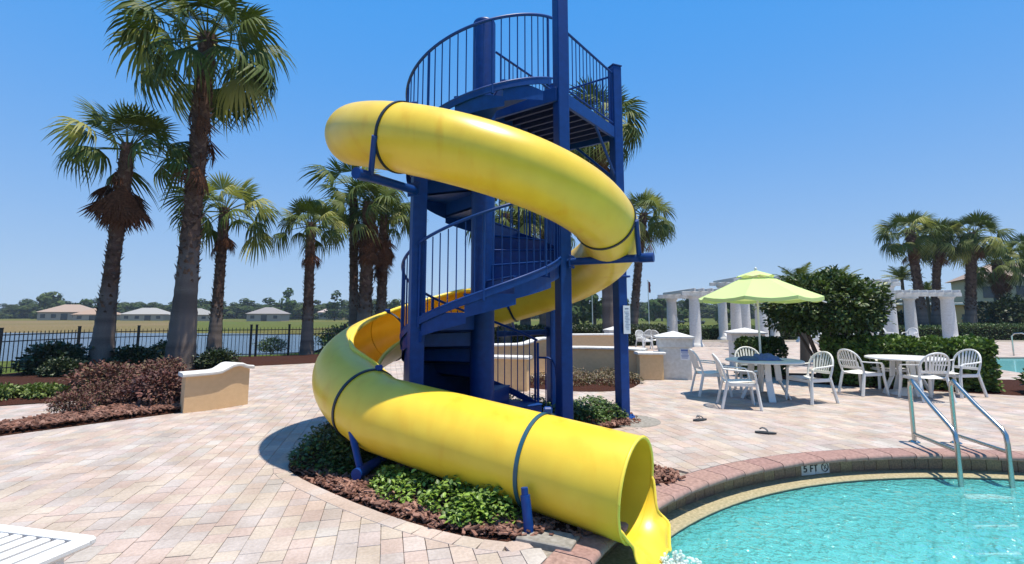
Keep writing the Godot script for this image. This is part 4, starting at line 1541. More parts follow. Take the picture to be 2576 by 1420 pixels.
func shrubs() -> void:
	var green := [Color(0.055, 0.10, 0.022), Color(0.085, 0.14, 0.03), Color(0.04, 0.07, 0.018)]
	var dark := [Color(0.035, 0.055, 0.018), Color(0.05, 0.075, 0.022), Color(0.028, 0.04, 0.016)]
	var red := [Color(0.13, 0.045, 0.035), Color(0.09, 0.035, 0.03), Color(0.17, 0.085, 0.055), Color(0.065, 0.032, 0.03)]
	var rust := [Color(0.17, 0.07, 0.045), Color(0.13, 0.05, 0.04), Color(0.14, 0.10, 0.05), Color(0.09, 0.04, 0.032)]
	var leaf := leaf_mesh(0.035, 0.06)
	var mid := leaf_mesh(0.06, 0.10)
	# big clipped shrub tree
	var o := thing("round_shrub_tree", "big round dark green clipped tree behind the hedge, right of the umbrella", "tree", Vector3(7.55, 0, -12.2))
	foliage("crown", o, Vector3(0.02, 1.80, 0), Vector3(1.33, 0.80, 1.3), 15000, mid, mats["leaf"], [Color(0.06, 0.095, 0.022), Color(0.095, 0.135, 0.03), Color(0.038, 0.06, 0.017)], -0.8, 0.16, 61, 0.55)
	var st := new_st()
	for k in 7:
		var a := TAU * k / 7
		tube(st, [Vector3(cos(a) * 0.12, -0.05, sin(a) * 0.1), Vector3(cos(a) * 0.2, 0.5, sin(a) * 0.2), Vector3(cos(a) * 0.55, 1.2, sin(a) * 0.5), Vector3(cos(a) * 0.95, 1.75, sin(a) * 0.9)], [0.05, 0.042, 0.03, 0.01], 7)
	fin("trunk", st, mat("shrub_trunk", lin(0.10, 0.075, 0.06), 0.9), o)
	# clipped hedges
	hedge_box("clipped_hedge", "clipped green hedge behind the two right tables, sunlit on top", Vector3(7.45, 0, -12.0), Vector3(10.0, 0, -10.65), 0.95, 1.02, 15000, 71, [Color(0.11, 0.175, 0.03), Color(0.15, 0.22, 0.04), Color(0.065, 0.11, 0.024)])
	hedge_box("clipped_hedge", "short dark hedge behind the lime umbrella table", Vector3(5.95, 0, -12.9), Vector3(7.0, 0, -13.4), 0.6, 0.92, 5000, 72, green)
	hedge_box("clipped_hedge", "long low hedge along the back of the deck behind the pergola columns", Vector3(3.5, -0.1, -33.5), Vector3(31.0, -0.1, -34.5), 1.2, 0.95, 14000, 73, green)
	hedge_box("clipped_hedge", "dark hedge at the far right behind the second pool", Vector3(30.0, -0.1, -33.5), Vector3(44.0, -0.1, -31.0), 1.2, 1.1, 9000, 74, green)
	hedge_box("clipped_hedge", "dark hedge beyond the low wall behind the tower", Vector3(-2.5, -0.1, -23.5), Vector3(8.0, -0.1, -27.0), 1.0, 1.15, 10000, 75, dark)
	shrub("leafy_shrub", "small leafy shrub at the right end of the clipped hedge", "shrub", Vector3(10.6, 0, -9.9), Vector3(0.45, 0.28, 0.4), 1600, mid, mats["leaf"], green, "", 76)
	# dark mass of shrubs at the right, under the palms
	var big := leaf_mesh(0.16, 0.26)
	for e in [[Vector3(36.5, 0, -36.5), 1.9, "large dark shrub left under the right palms"], [Vector3(40.0, 0, -36.0), 2.2, "large dark shrub in the middle under the right palms"], [Vector3(43.5, 0, -37.5), 2.5, "large dark shrub at the right edge under the palms"], [Vector3(28.0, 0, -38.0), 1.3, "dark shrub behind the thick column of the right pergola"]]:
		shrub("tall_shrub", e[2], "shrub", e[0], Vector3(2.4, e[1] * 0.8, 1.8), 3200, big, mats["leaf"], dark, "dark shrubs under the right palms", 80)
	# burgundy shrubs of the left bed
	var base := shrub("burgundy_shrub", "burgundy shrub right against the beige end wall", "shrub", Vector3(-5.98, 0.03, -8.75), Vector3(0.5, 0.29, 0.46), 2400, leaf, mats["leaf_red"], red, "burgundy shrubs in the left bed", 91)
	var spots := [[-6.5, -9.6, 0.70, "burgundy shrub behind the one at the wall"], [-6.55, -8.75, 0.58, "burgundy shrub with grey twigs left of the wall"], [-7.3, -10.4, 0.74, "burgundy shrub below the widest palm trunk"], [-7.0, -9.7, 0.62, "burgundy shrub in the middle of the left bed"]]
	for k in spots.size(): dup(base, Vector3(spots[k][0], 0.03, spots[k][1]), k * 1.3, spots[k][3], "burgundy shrubs in the left bed", spots[k][2])
	var b2 := shrub("russet_shrub", "sparse russet shrub near the left path", "shrub", Vector3(-7.95, 0.03, -9.9), Vector3(0.6, 0.32, 0.5), 2600, leaf, mats["leaf_red"], rust, "russet shrubs in the left bed", 92)
	spots = [[-8.4, -10.6, 0.76, "russet shrub in the middle row of the left bed"], [-7.7, -10.9, 0.80, "russet shrub left of the burgundy group"], [-8.1, -11.7, 0.88, "russet and green shrub in front of the leftmost palm"], [-6.9, -8.0, 0.55, "lowest russet shrub at the edge of the paving"], [-7.2, -8.9, 0.6, "small russet shrub beside the shaded path"], [-9.0, -11.3, 0.72, "russet shrub at the foot of the leftmost palm"]]
	for k in spots.size(): dup(b2, Vector3(spots[k][0], 0.03, spots[k][1]), k * 1.9 + 0.4, spots[k][3], "russet shrubs in the left bed", spots[k][2])
	var b3 := shrub("dark_shrub", "dark green shrub left of the leftmost palm trunk", "shrub", Vector3(-11.75, 0, -13.0), Vector3(0.8, 0.42, 0.5), 3600, mid, mats["leaf"], dark, "dark shrubs along the fence", 93)
	spots = [[-10.2, -13.6, 0.85, "dark green shrub between the two left trunks"], [-12.7, -12.3, 0.42, "low dark shrub at the left edge by the fence"], [-8.4, -14.4, 0.7, "dark green shrub right of the tallest trunk"], [-11.0, -12.4, 0.6, "low dark shrub in front of the leftmost trunk"], [-10.6, -15.6, 0.9, "dark shrub behind the tallest trunk along the fence"]]
	for k in spots.size(): dup(b3, Vector3(spots[k][0], 0, spots[k][1]), k * 2.1, spots[k][3], "dark shrubs along the fence", spots[k][2])
	var b4 := shrub("green_shrub", "bright green low shrub at the left edge by the path", "shrub", Vector3(-9.5, 0.03, -9.25), Vector3(0.5, 0.13, 0.35), 2000, leaf, mats["leaf"], [Color(0.12, 0.18, 0.03), Color(0.16, 0.20, 0.05), Color(0.08, 0.12, 0.025)], "green shrubs by the left path", 94)
	spots = [[-8.9, -9.55, 0.9, "bright green low shrub beside the first one by the path"], [-8.4, -10.0, 0.8, "green low shrub next to the russet ones"], [-10.2, -8.9, 1.0, "yellow green low plant cut by the left edge"]]
	for k in spots.size(): dup(b4, Vector3(spots[k][0], 0.03, spots[k][1]), k * 1.1, spots[k][3], "green shrubs by the left path", spots[k][2])
	var b5 := shrub("lake_bush", "olive bush on the bank right of the lake", "shrub", Vector3(-8.2, -0.1, -24.0), Vector3(1.1, 0.6, 0.9), 2600, mid, mats["leaf"], green, "bushes on the lake bank", 95)
	spots = [[-10.5, -22.0, 0.6, "low bush beyond the fence gate"], [-6.0, -24.5, 0.9, "olive bush behind the slide's lower left turn"]]
	for k in spots.size(): dup(b5, Vector3(spots[k][0], -0.1, spots[k][1]), k * 1.7, spots[k][3], "bushes on the lake bank", spots[k][2])
	# ground cover under the slide
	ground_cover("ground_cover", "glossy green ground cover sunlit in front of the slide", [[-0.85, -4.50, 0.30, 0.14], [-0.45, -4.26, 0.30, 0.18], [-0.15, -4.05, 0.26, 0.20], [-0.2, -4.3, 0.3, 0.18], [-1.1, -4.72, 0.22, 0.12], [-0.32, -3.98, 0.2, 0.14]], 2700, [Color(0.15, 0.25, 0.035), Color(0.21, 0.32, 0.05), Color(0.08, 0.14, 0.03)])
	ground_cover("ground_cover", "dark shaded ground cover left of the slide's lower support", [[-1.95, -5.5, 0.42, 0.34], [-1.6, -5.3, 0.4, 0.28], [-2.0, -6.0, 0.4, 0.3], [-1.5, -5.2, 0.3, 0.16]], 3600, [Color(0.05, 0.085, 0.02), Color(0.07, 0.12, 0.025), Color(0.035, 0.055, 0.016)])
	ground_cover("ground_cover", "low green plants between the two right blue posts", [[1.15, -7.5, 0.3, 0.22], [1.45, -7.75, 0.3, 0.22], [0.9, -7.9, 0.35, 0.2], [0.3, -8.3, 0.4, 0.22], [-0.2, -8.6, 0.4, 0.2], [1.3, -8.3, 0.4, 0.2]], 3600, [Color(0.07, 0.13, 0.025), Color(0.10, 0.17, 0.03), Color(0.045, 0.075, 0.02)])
	ground_cover("dry_plants", "dry brown twiggy plants in the bed before the low wall", [[1.4, -11.3, 0.5, 0.2], [2.1, -11.4, 0.5, 0.22], [2.7, -11.9, 0.4, 0.2], [0.7, -11.6, 0.5, 0.22], [1.5, -12.2, 0.6, 0.25], [2.3, -12.3, 0.5, 0.25]], 3000, [Color(0.16, 0.10, 0.05), Color(0.13, 0.11, 0.045), Color(0.09, 0.06, 0.035)])

func ground_cover(called: String, label: String, lumps: Array, count: int, tones: Array) -> void:
	var leaf := leaf_mesh(0.028, 0.046, 0.3, 0.25)
	count = int(count * 1.5)
	var xf := []
	var cols := []
	while xf.size() < count:
		var l: Array = lumps[rng.randi() % lumps.size()]
		var a := rr(0, TAU)
		var q := sqrt(rng.randf())
		var p := Vector3(l[0] + cos(a) * q * l[2], 0.05 + l[3] * (1.0 - q * q) * rr(0.35, 1.1), l[1] + sin(a) * q * l[2])
		if called == "ground_cover" and (not inside(Vector2(p.x, p.z), BED) or Vector2(p.x, p.z).distance_to(Vector2(-1.42, -4.74)) < 0.2): continue
		xf.append(Transform3D(Basis.from_euler(Vector3(rr(-1.0, 0.35), rr(0, TAU), rr(-0.5, 0.5))).scaled(Vector3.ONE * rr(0.6, 1.3)), p))
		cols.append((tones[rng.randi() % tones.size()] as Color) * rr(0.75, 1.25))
	var o := multi(called, leaf, mats["leaf"], xf, cols)
	tag(o, label, "ground cover", "", "stuff")

# ------------------------------------------------------------------ slide
func axis_at(deg: float) -> Vector3:
	# centre line of the tube by turn angle; past TE it runs straight and `deg` is TE plus metres * 100
	var te := deg_to_rad(597.24)
	var t := deg_to_rad(minf(deg, 597.24))
	var ex := maxf(0.0, deg - 597.24) / 100.0
	var u := t - PI
	var R := 1.6804 + 0.0077 * (u / PI - 1.2)
	var h := 3.9662 - 0.4679 * u - 0.0039 * u * (7.3 - u) - 0.0956 * ex
	return Vector3(SLIDE_C.x + R * cos(t) - sin(te) * ex, h, SLIDE_C.y - (R * sin(t) + cos(te) * ex))

func frame_at(deg: float) -> Array:
	# [centre, outward, up] of the cross-section
	var p := axis_at(deg)
	var t := (axis_at(deg + 0.5) - axis_at(deg - 0.5)).normalized()
	var out := t.cross(Vector3.UP).normalized()
	# outward: away from the spiral's centre while turning
	var rad := Vector3(cos(deg_to_rad(minf(deg, 597.24))), 0, -sin(deg_to_rad(minf(deg, 597.24))))
	if out.dot(rad) < 0: out = -out
	var up := out.cross(t).normalized()
	if up.y < 0: up = -up
	return [p, out, up, t]

func around(fr: Array, psi: float, r: float) -> Vector3:
	return fr[0] + (fr[1] * cos(psi) + fr[2] * sin(psi)) * r

# a stretch of tube; lo(deg), hi(deg) give the covered range of the cross-section
func tube_part(called: String, d0: float, d1: float, n: int, open: Callable, parent: Node, m: Material, end_cap := true) -> void:
	var st := SurfaceTool.new()
	st.begin(Mesh.PRIMITIVE_TRIANGLES)
	var k_n := 56
	var ro := 0.3677
	var ri := 0.353
	var outer := []
	var inner := []
	for i in n + 1:
		var d := lerpf(d0, d1, float(i) / n)
		var fr := frame_at(d)
		var w: float = open.call(d)     # half width of the gap in radians, centred on psi 2.46
		var a := 2.46 + w
		var b := 2.46 + TAU - w
		var ro_l := []
		var ri_l := []
		for k in k_n + 1:
			var psi := lerpf(a, b, float(k) / k_n)
			ro_l.append(around(fr, psi, ro))
			ri_l.append(around(fr, psi, ri))
		outer.append(ro_l)
		inner.append(ri_l)
	for i in n:
		st.set_smooth_group(0)
		for k in k_n:
			quad(st, outer[i][k], outer[i][k + 1], outer[i + 1][k + 1], outer[i + 1][k])
		st.set_smooth_group(1)
		for k in k_n:
			quad(st, inner[i][k + 1], inner[i][k], inner[i + 1][k], inner[i + 1][k + 1])
		st.set_smooth_group(-1)
		if open.call(lerpf(d0, d1, (i + 0.5) / n)) > 0.01:
			quad(st, outer[i][0], outer[i + 1][0], inner[i + 1][0], inner[i][0])
			quad(st, outer[i][k_n], inner[i][k_n], inner[i + 1][k_n], outer[i + 1][k_n])
	if end_cap:
		for k in k_n:
			quad(st, outer[0][k + 1], outer[0][k], inner[0][k], inner[0][k + 1])
			quad(st, outer[n][k], outer[n][k + 1], inner[n][k + 1], inner[n][k])
	fin(called, st, m, parent)

func slide() -> void:
	var o := thing("water_slide", "yellow spiral tube water slide winding down round the blue tower into the pool", "water slide", Vector3(SLIDE_C.x, 0, SLIDE_C.y))
	o.position = Vector3.ZERO
	var shut := func(_d: float) -> float: return 0.0
	var ye: Material = mats["yellow"]
	var opening := func(d: float) -> float:
		return 0.74 * smoothstep(447.0, 468.0, d) * smoothstep(587.5, 562.0, d)
	tube_part("tube_section", 58, 150, 30, shut, o, ye)
	tube_part("tube_section", 150.25, 241.8, 30, shut, o, ye)
	tube_part("tube_section", 242.2, 331.8, 30, shut, o, ye)
	tube_part("tube_section", 332.2, 436.8, 34, shut, o, ye)
	tube_part("open_flume_section", 437.2, 508.8, 36, opening, o, ye)
	tube_part("open_flume_section", 509.2, 587.8, 40, opening, o, ye)
	var ring2 := 597.24 + 182.0
	var mouth := 597.24 + 262.0
	tube_part("tube_section", 588.2, ring2 - 0.4, 40, shut, o, ye)
	tube_part("mouth_section", ring2 + 0.4, mouth, 12, shut, o, ye)
	# rolled lips along the open flume
	var st := new_st()
	for sd in [-1.0, 1.0]:
		var pts := []
		for k in 60:
			var d := lerpf(449.0, 585.5, k / 59.0)
			var w: float = opening.call(d)
			pts.append(around(frame_at(d), 2.46 + sd * w, 0.366))
		tube(st, pts, 0.030, 10)
	fin("rolled_lip", st, mats["yellow_lip"], o)
	# rim of the mouth
	st = new_st()
	var fr := frame_at(mouth)
	var rp := []
	for k in 49: rp.append(around(fr, TAU * k / 48, 0.361))
	tube(st, rp, 0.013, 8, false)
	fin("mouth_rim", st, mats["yellow_lip"], o)
	# run-out trough beyond the mouth
	st = SurfaceTool.new()
	st.begin(Mesh.PRIMITIVE_TRIANGLES)
	var rows_o := []
	var rows_i := []
	var nn := 14
	for i in nn + 1:
		var t := float(i) / nn
		var f2 := frame_at(mouth + t * 19.0)
		f2[0] += Vector3(0, -0.10 * t * t, 0)
		var near := lerpf(1.0, 0.5, smoothstep(0.0, 0.35, t))
		var farh := lerpf(1.55, 0.95, smoothstep(0.0, 0.4, t))
		near = lerpf(near, 0.45, smoothstep(0.75, 1.0, t))
		farh = lerpf(farh, 0.6, smoothstep(0.75, 1.0, t))
		var ro_l := []
		var ri_l := []
		for k in 29:
			var s := lerpf(-1, 1, k / 28.0)
			var psi := -PI / 2 + s * (near if s > 0 else farh)
			var flare := 0.07 * smoothstep(0.72, 1.0, absf(s)) * smoothstep(0.25, 0.55, t)
			var q := around(f2, psi, 0.36 + flare)
			ro_l.append(q)
			ri_l.append(around(f2, psi, 0.346 + flare))
		rows_o.append(ro_l)
		rows_i.append(ri_l)
	for i in nn:
		for k in 28:
			st.set_smooth_group(0)
			quad(st, rows_o[i][k], rows_o[i][k + 1], rows_o[i + 1][k + 1], rows_o[i + 1][k])
			st.set_smooth_group(1)
			quad(st, rows_i[i][k + 1], rows_i[i][k], rows_i[i + 1][k], rows_i[i + 1][k + 1])
		st.set_smooth_group(-1)
		quad(st, rows_o[i][0], rows_o[i + 1][0], rows_i[i + 1][0], rows_i[i][0])
		quad(st, rows_o[i][28], rows_i[i][28], rows_i[i + 1][28], rows_o[i + 1][28])
	for k in 28:
		quad(st, rows_o[nn][k], rows_o[nn][k + 1], rows_i[nn][k + 1], rows_i[nn][k])
	fin("run_out_trough", st, mats["yellow"], o)
	st = new_st()
	for k in [0, 28]:
		var ep := []
		for i in nn + 1: ep.append(rows_o[i][k].lerp(rows_i[i][k], 0.5))
		tube(st, ep, 0.013, 8)
	var front := []
	for k in 29: front.append(rows_o[nn][k].lerp(rows_i[nn][k], 0.5))
	tube(st, front, 0.012, 8)
	fin("trough_edge", st, mats["yellow_lip"], o)
	# clamp bands
	for d in [150.1, 242.0, 332.0, 437.0, 509.0, 588.0, ring2]:
		st = new_st()
		var f3 := frame_at(d)
		var a := []
		for k in 49:
			var psi := TAU * k / 48
			a.append([around(f3, psi, 0.369) - f3[3] * 0.016, around(f3, psi, 0.382) - f3[3] * 0.016, around(f3, psi, 0.382) + f3[3] * 0.016, around(f3, psi, 0.369) + f3[3] * 0.016])
		st.set_smooth_group(0)
		for k in 48:
			for j in 3:
				st.set_smooth_group(j + 1)
				quad(st, a[k][j], a[k + 1][j], a[k + 1][j + 1], a[k][j + 1])
		var b := fin("clamp_band", st, mats["band"], o)
		if d == ring2: b.set_surface_override_material(0, mat("band_teal", lin(0.015, 0.085, 0.13), 0.45))
		st = new_st()
		var lug := around(f3, 1.75, 0.395)
		box(st, lug, Vector3(0.07, 0.06, 0.07), 0.012)
		fin("clamp_lug", st, mats["blue"], o)
	# legs of the lower tube
	st = new_st()
	tube(st, [Vector3(0.12, 0.0, -3.74), Vector3(0.118, 0.06, -3.742), Vector3(0.095, 0.26, -3.77)], [0.036, 0.036, 0.036], 14)
	tube(st, [Vector3(0.095, 0.25, -3.77), Vector3(0.09, 0.31, -3.776)], 0.026, 10)
	box(st, Vector3(0.115, 0.012, -3.74), Vector3(0.17, 0.016, 0.17), 0.004)
	fin("support_leg", st, mats["blue"], o)

# ------------------------------------------------------------------ tower
func stair_h(deg: float) -> float:
	return 1.79 + (deg - 270.0) * 2.38 / 360.0

func on_circle(deg: float, r: float, y: float) -> Vector3:
	return Vector3(SLIDE_C.x + r * cos(deg_to_rad(deg)), y, SLIDE_C.y - r * sin(deg_to_rad(deg)))

func tower() -> void:
	var bl: Material = mats["blue"]
	var o := thing("slide_tower", "tall blue metal spiral stair tower with platform inside the yellow slide", "stair tower")
	var C := Vector3(SLIDE_C.x, 0, SLIDE_C.y)
	# centre column
	var st := new_st()
	lathe(st, [Vector2(0.24, 0.0), Vector2(0.24, 0.02), Vector2(0.158, 0.02), Vector2(0.158, 5.64), Vector2(0.15, 5.66), Vector2(0.0, 5.68)], 28, C, false)
	fin("centre_column", st, bl, o)
	# square posts
	var A := Vector3(0.66, 0, -6.40)
	var B := Vector3(1.69, 0, -7.79)
	var D := Vector3(0.68, 0, -8.45)
	var L := Vector3(-1.13, 0, -5.90)
	for e in [[A, 7.0, 0.165], [B, 5.62, 0.165], [D, 5.62, 0.16], [L, 3.24, 0.17]]:
		st = new_st()
		var tw := Transform3D(Basis(Vector3.UP, 0.42), e[0])
		box(st, Vector3(0, e[1] / 2, 0), Vector3(e[2], e[1], e[2]), 0.010, tw)
		box(st, Vector3(0, e[1] + 0.012, 0), Vector3(e[2] + 0.02, 0.022, e[2] + 0.02), 0.006, tw)
		var po := fin("post", st, bl, o)
		st = new_st()
		lathe(st, [Vector2(0.0, 0.045), Vector2(0.17, 0.045), Vector2(0.18, 0.04), Vector2(0.18, 0.0)], 24, e[0])
		for k in 4:
			var q: Vector3 = e[0] + Vector3(cos(k * PI / 2 + 0.4), 0, sin(k * PI / 2 + 0.4)) * 0.145
			lathe(st, [Vector2(0.0, 0.075), Vector2(0.014, 0.075), Vector2(0.014, 0.04)], 8, q)
		fin("base_flange", st, bl, po)
	# steps
	st = new_st()
	var w := deg_to_rad(33.0)
	var rise := 2.38 * 32.0 / 360.0
	var r0 := 0.157
	var r1 := 1.03
	var seg := 6
	for i in seg:
		var a := w * i / seg
		var b := w * (i + 1) / seg
		var q := func(r: float, t: float, y: float) -> Vector3: return Vector3(r * cos(t), y, -r * sin(t))
		quad(st, q.call(r0, a, 0), q.call(r0, b, 0), q.call(r1, b, 0), q.call(r1, a, 0))
		quad(st, q.call(r0, b, -0.035), q.call(r0, a, -0.035), q.call(r1, a, -0.035), q.call(r1, b, -0.035))
		# closed outer side that hangs lower towards the front of the step
		var ya := -0.27
		var yb := -0.12
		quad(st, q.call(r1, a, 0.0), q.call(r1, b, 0.0), q.call(r1, b, lerpf(ya, yb, float(i + 1) / seg)), q.call(r1, a, lerpf(ya, yb, float(i) / seg)))
	var qf := func(r: float, t: float, y: float) -> Vector3: return Vector3(r * cos(t), y, -r * sin(t))
	# riser at the front (lower angle), nosing bar
	quad(st, qf.call(r0, 0.0, 0.0), qf.call(r1, 0.0, 0.0), qf.call(r1, 0.0, -rise), qf.call(r0, 0.0, -rise))
	quad(st, qf.call(r1, 0.012, 0.0), qf.call(r0, 0.03, 0.0), qf.call(r0, 0.03, -rise), qf.call(r1, 0.012, -rise))
	tube(st, [qf.call(r0, 0.0, -0.012), qf.call(r1, 0.0, -0.012)], 0.014, 8)
	var step := done(st)
	var k0 := 0
	for k in 21:
		var deg := 38.0 + k * 32.0
		if deg > 662.0: break
		var s := put("step", step, bl, o)
		s.position = C + Vector3(0, stair_h(deg) + 0.06, 0)
		s.rotation.y = deg_to_rad(deg)
		k0 = k
	# closed side of the lowest flight, down to the ground
	st = SurfaceTool.new()
	st.begin(Mesh.PRIMITIVE_TRIANGLES)
	st.set_smooth_group(0)
	for i in 24:
		var da := lerpf(100.0, 222.0, i / 24.0)
		var db := lerpf(100.0, 222.0, (i + 1) / 24.0)
		quad(st, on_circle(da, 1.0, 0.03), on_circle(da, 1.0, stair_h(da) - 0.12), on_circle(db, 1.0, stair_h(db) - 0.12), on_circle(db, 1.0, 0.03))
		quad(st, on_circle(da, 0.99, 0.03), on_circle(db, 0.99, 0.03), on_circle(db, 0.99, stair_h(db) - 0.12), on_circle(da, 0.99, stair_h(da) - 0.12))
	fin("side_panel", st, bl, o)
	# outer stringer: a flat helical band with a bright top edge
	var d0 := 40.0
	var d1 := 688.0
	st = SurfaceTool.new()
	st.begin(Mesh.PRIMITIVE_TRIANGLES)
	var n := 170
	var rings := []
	for i in n + 1:
		var d := lerpf(d0, d1, float(i) / n)
		var y := stair_h(d)
		rings.append([on_circle(d, 1.035, y), on_circle(d, 1.055, y), on_circle(d, 1.055, y - 0.07), on_circle(d, 1.035, y - 0.07)])
	for i in n:
		for j in 4:
			st.set_smooth_group(j + 1)
			quad(st, rings[i][j], rings[i + 1][j], rings[i + 1][(j + 1) % 4], rings[i][(j + 1) % 4])
	st.set_smooth_group(-1)
	quad(st, rings[0][0], rings[0][1], rings[0][2], rings[0][3])
	quad(st, rings[n][3], rings[n][2], rings[n][1], rings[n][0])
	fin("stringer", st, bl, o)
	var hp := []
	var lp := []
	for i in n + 1:
		var d := lerpf(44.0, 690.0, float(i) / n)
		var y := stair_h(d)
		hp.append(on_circle(d, 1.045, y + 0.90 - 0.06 * smoothstep(300, 600, d)))
		lp.append(on_circle(d, 1.046, y + 0.012))
	st = new_st()
	tube(st, hp, 0.019, 9)
	fin("handrail", st, bl, o)
	st = new_st()
	tube(st, lp, 0.015, 7)
	fin("bottom_rail", st, bl, o)
	st = new_st()
	tube(st, [Vector3(0, 0, 0), Vector3(0, 0.87, 0)], 0.0075, 7, false)
	var bal := done(st)
	st = new_st()
	tube(st, [Vector3(0, -0.1, 0), Vector3(0, 0.88, 0)], 0.017, 9, false)
	var newel := done(st)
	var idx := 0
	var dd := 46.0
	while dd < 686.0:
		var p := on_circle(dd, 1.045, stair_h(dd))
		var q := put("newel" if idx % 8 == 0 else "baluster", newel if idx % 8 == 0 else bal, bl, o)
		q.position = p
		q.scale.y = 1.0 - 0.065 * smoothstep(300, 600, dd)
		idx += 1
		dd += 5.7
	# round-ended gate loop at the foot of the stair
	st = new_st()
	var ga := on_circle(43.0, 1.045, 0.0)
	var gb := ga + Vector3(0.26, 0, 0.10)
	tube(st, [ga + Vector3(0, 0.03, 0), ga + Vector3(0, 1.16, 0)], 0.02, 9)
	var lp2 := []
	for q in [[0.0, 0.95], [0.55, 0.95], [0.8, 0.92], [0.96, 0.82], [1.0, 0.68], [1.0, 0.36], [0.96, 0.22], [0.8, 0.12], [0.55, 0.09], [0.0, 0.09]]:
		lp2.append(ga.lerp(gb, q[0]) + Vector3(0, q[1], 0))
	tube(st, lp2, 0.016, 8)
	for f in [0.42, 0.75]:
		tube(st, [ga.lerp(gb, f) + Vector3(0, 0.1, 0), ga.lerp(gb, f) + Vector3(0, 0.94, 0)], 0.009, 6)
	fin("gate_loop", st, bl, o)
	# platform
	var py := 4.56
	var u := (B - A).normalized()
	var v := Vector3(u.z, 0, -u.x)
	if v.x > 0: v = -v
	var wd := 1.12
	var a0 := A - u * 0.10
	st = new_st()
	var floor_mat := mat("blue_dark", lin(0.008, 0.02, 0.09), 0.6)
	var c0 := a0 + Vector3.UP * py
	var c1 := B + Vector3.UP * py
	var c2 := B + v * wd + Vector3.UP * py
	var c3 := a0 + v * wd + Vector3.UP * py
	quad(st, c0, c1, c2, c3)
	quad(st, c3 + Vector3.DOWN * 0.02, c2 + Vector3.DOWN * 0.02, c1 + Vector3.DOWN * 0.02, c0 + Vector3.DOWN * 0.02)
	fin("platform_floor", st, floor_mat, o)
	for e in [[c0, c1], [c1, c2], [c2, c3], [c3, c0]]:
		st = new_st()
		bar(st, e[0] + Vector3.DOWN * 0.075, e[1] + Vector3.DOWN * 0.075, 0.05, 0.19, 0.004)
		fin("edge_beam", st, bl, o)
	for k in 9:
		st = new_st()
		var f := (k + 0.5) / 9.0
		bar(st, c0.lerp(c1, f) + Vector3.DOWN * 0.06, c3.lerp(c2, f) + Vector3.DOWN * 0.06, 0.04, 0.075)
		fin("joist", st, floor_mat, o)
	# platform railings: right side, back side, left side to the tube mouth
	var rt := 0.93
	var rails := [[A, B], [B, B + v * wd], [a0 + v * wd + u * 0.1, B + v * wd - u * 0.12]]
	for e in rails:
		st = new_st()
		var ra: Vector3 = e[0] + Vector3.UP * (py + rt)
		var rb: Vector3 = e[1] + Vector3.UP * (py + rt)
		tube(st, [ra, rb], 0.018, 8)
		fin("platform_rail", st, bl, o)
		st = new_st()
		tube(st, [ra + Vector3.DOWN * (rt - 0.08), rb + Vector3.DOWN * (rt - 0.08)], 0.014, 8)
		fin("platform_rail", st, bl, o)
		var ln: float = (rb - ra).length()
		var m := int(ln / 0.105)
		for k in range(1, m):
			var q := put("baluster", bal, bl, o)
			q.position = ra.lerp(rb, float(k) / m) + Vector3.DOWN * rt + Vector3.UP * 0.06
	# braces under the platform and to the right post
	st = new_st()
	tube(st, [B + Vector3.UP * 3.7, B + v * 0.75 + Vector3.UP * 4.42], 0.022, 8)
	tube(st, [B + Vector3.UP * 3.7, B - u * 0.75 + Vector3.UP * 4.42], 0.022, 8)
	fin("brace", st, bl, o)
	# arms that carry the tube
	var la := Vector3(-1.56, 2.97, -4.84)
	var arms := [[L + Vector3(0, 3.05, 0), la, 0.05], [A + Vector3(0, 2.24, 0), Vector3(1.68, 2.24, -5.86), 0.048], [D + Vector3(0, 1.28, 0), Vector3(-0.25, 1.24, -8.55), 0.045], [L + Vector3(0, 0.16, 0), Vector3(-1.43, 0.10, -4.76), 0.045]]
	for e in arms:
		st = new_st()
		tube(st, [e[0], e[1]], e[2], 14)
		var dirn: Vector3 = (e[1] - e[0]).normalized()
		tube(st, [e[1] - dirn * 0.17, e[1] - dirn * 0.16, e[1] + dirn * 0.005], [e[2], e[2] + 0.009, e[2] + 0.009], 14)
		var sa := fin("support_arm", st, bl, o)
		st = new_st()
		var hd := Vector3(dirn.x, 0, dirn.z).normalized()
		var root: Vector3 = e[0] + hd * 0.115
		bar(st, root - hd * 0.006, root + hd * 0.006, 0.17, 0.17, 0.003)
		for bx in [-0.065, 0.065]:
			for by in [-0.065, 0.065]:
				var bp: Vector3 = root + hd.cross(Vector3.UP) * bx + Vector3.UP * by
				tube(st, [bp, bp + hd * 0.02], 0.011, 6)
		fin("bolted_plate", st, mats["blue"], sa)
	for e in [[Vector3(-1.47, 2.99, -5.03), around(frame_at(242.0), -0.25, 0.385), 0.03], [Vector3(1.53, 2.26, -5.93), around(frame_at(332.0), -0.1, 0.385), 0.03], [Vector3(0.05, 1.26, -8.53), around(frame_at(437.0), 3.5, 0.385), 0.022], [Vector3(-1.415, 0.11, -4.84), Vector3(-1.55, 0.44, -4.96), 0.033]]:
		st = new_st()
		tube(st, [e[0], e[1]], e[2], 12)
		fin("support_link", st, bl, o)
	# small bracket plate on the right post
	st = new_st()
	box(st, Vector3(0, 2.16, 0), Vector3(0.24, 0.03, 0.24), 0.005, Transform3D(Basis(Vector3.UP, 0.42), B))
	fin("bracket", st, bl, o)
	# paper sign on the right post
	var sg := thing("rules_sign", "white rules sheet with small print fixed to the right blue post", "sign", B + Vector3(0.075, 1.49, 0.10), 0.42)
	st = new_st()
	box(st, Vector3(0, 0, 0), Vector3(0.13, 0.43, 0.006), 0.001)
	fin("sheet", st, mats["paper"], sg)
	st = new_st()
	box(st, Vector3(0, 0.17, 0.0045), Vector3(0.07, 0.02, 0.002))
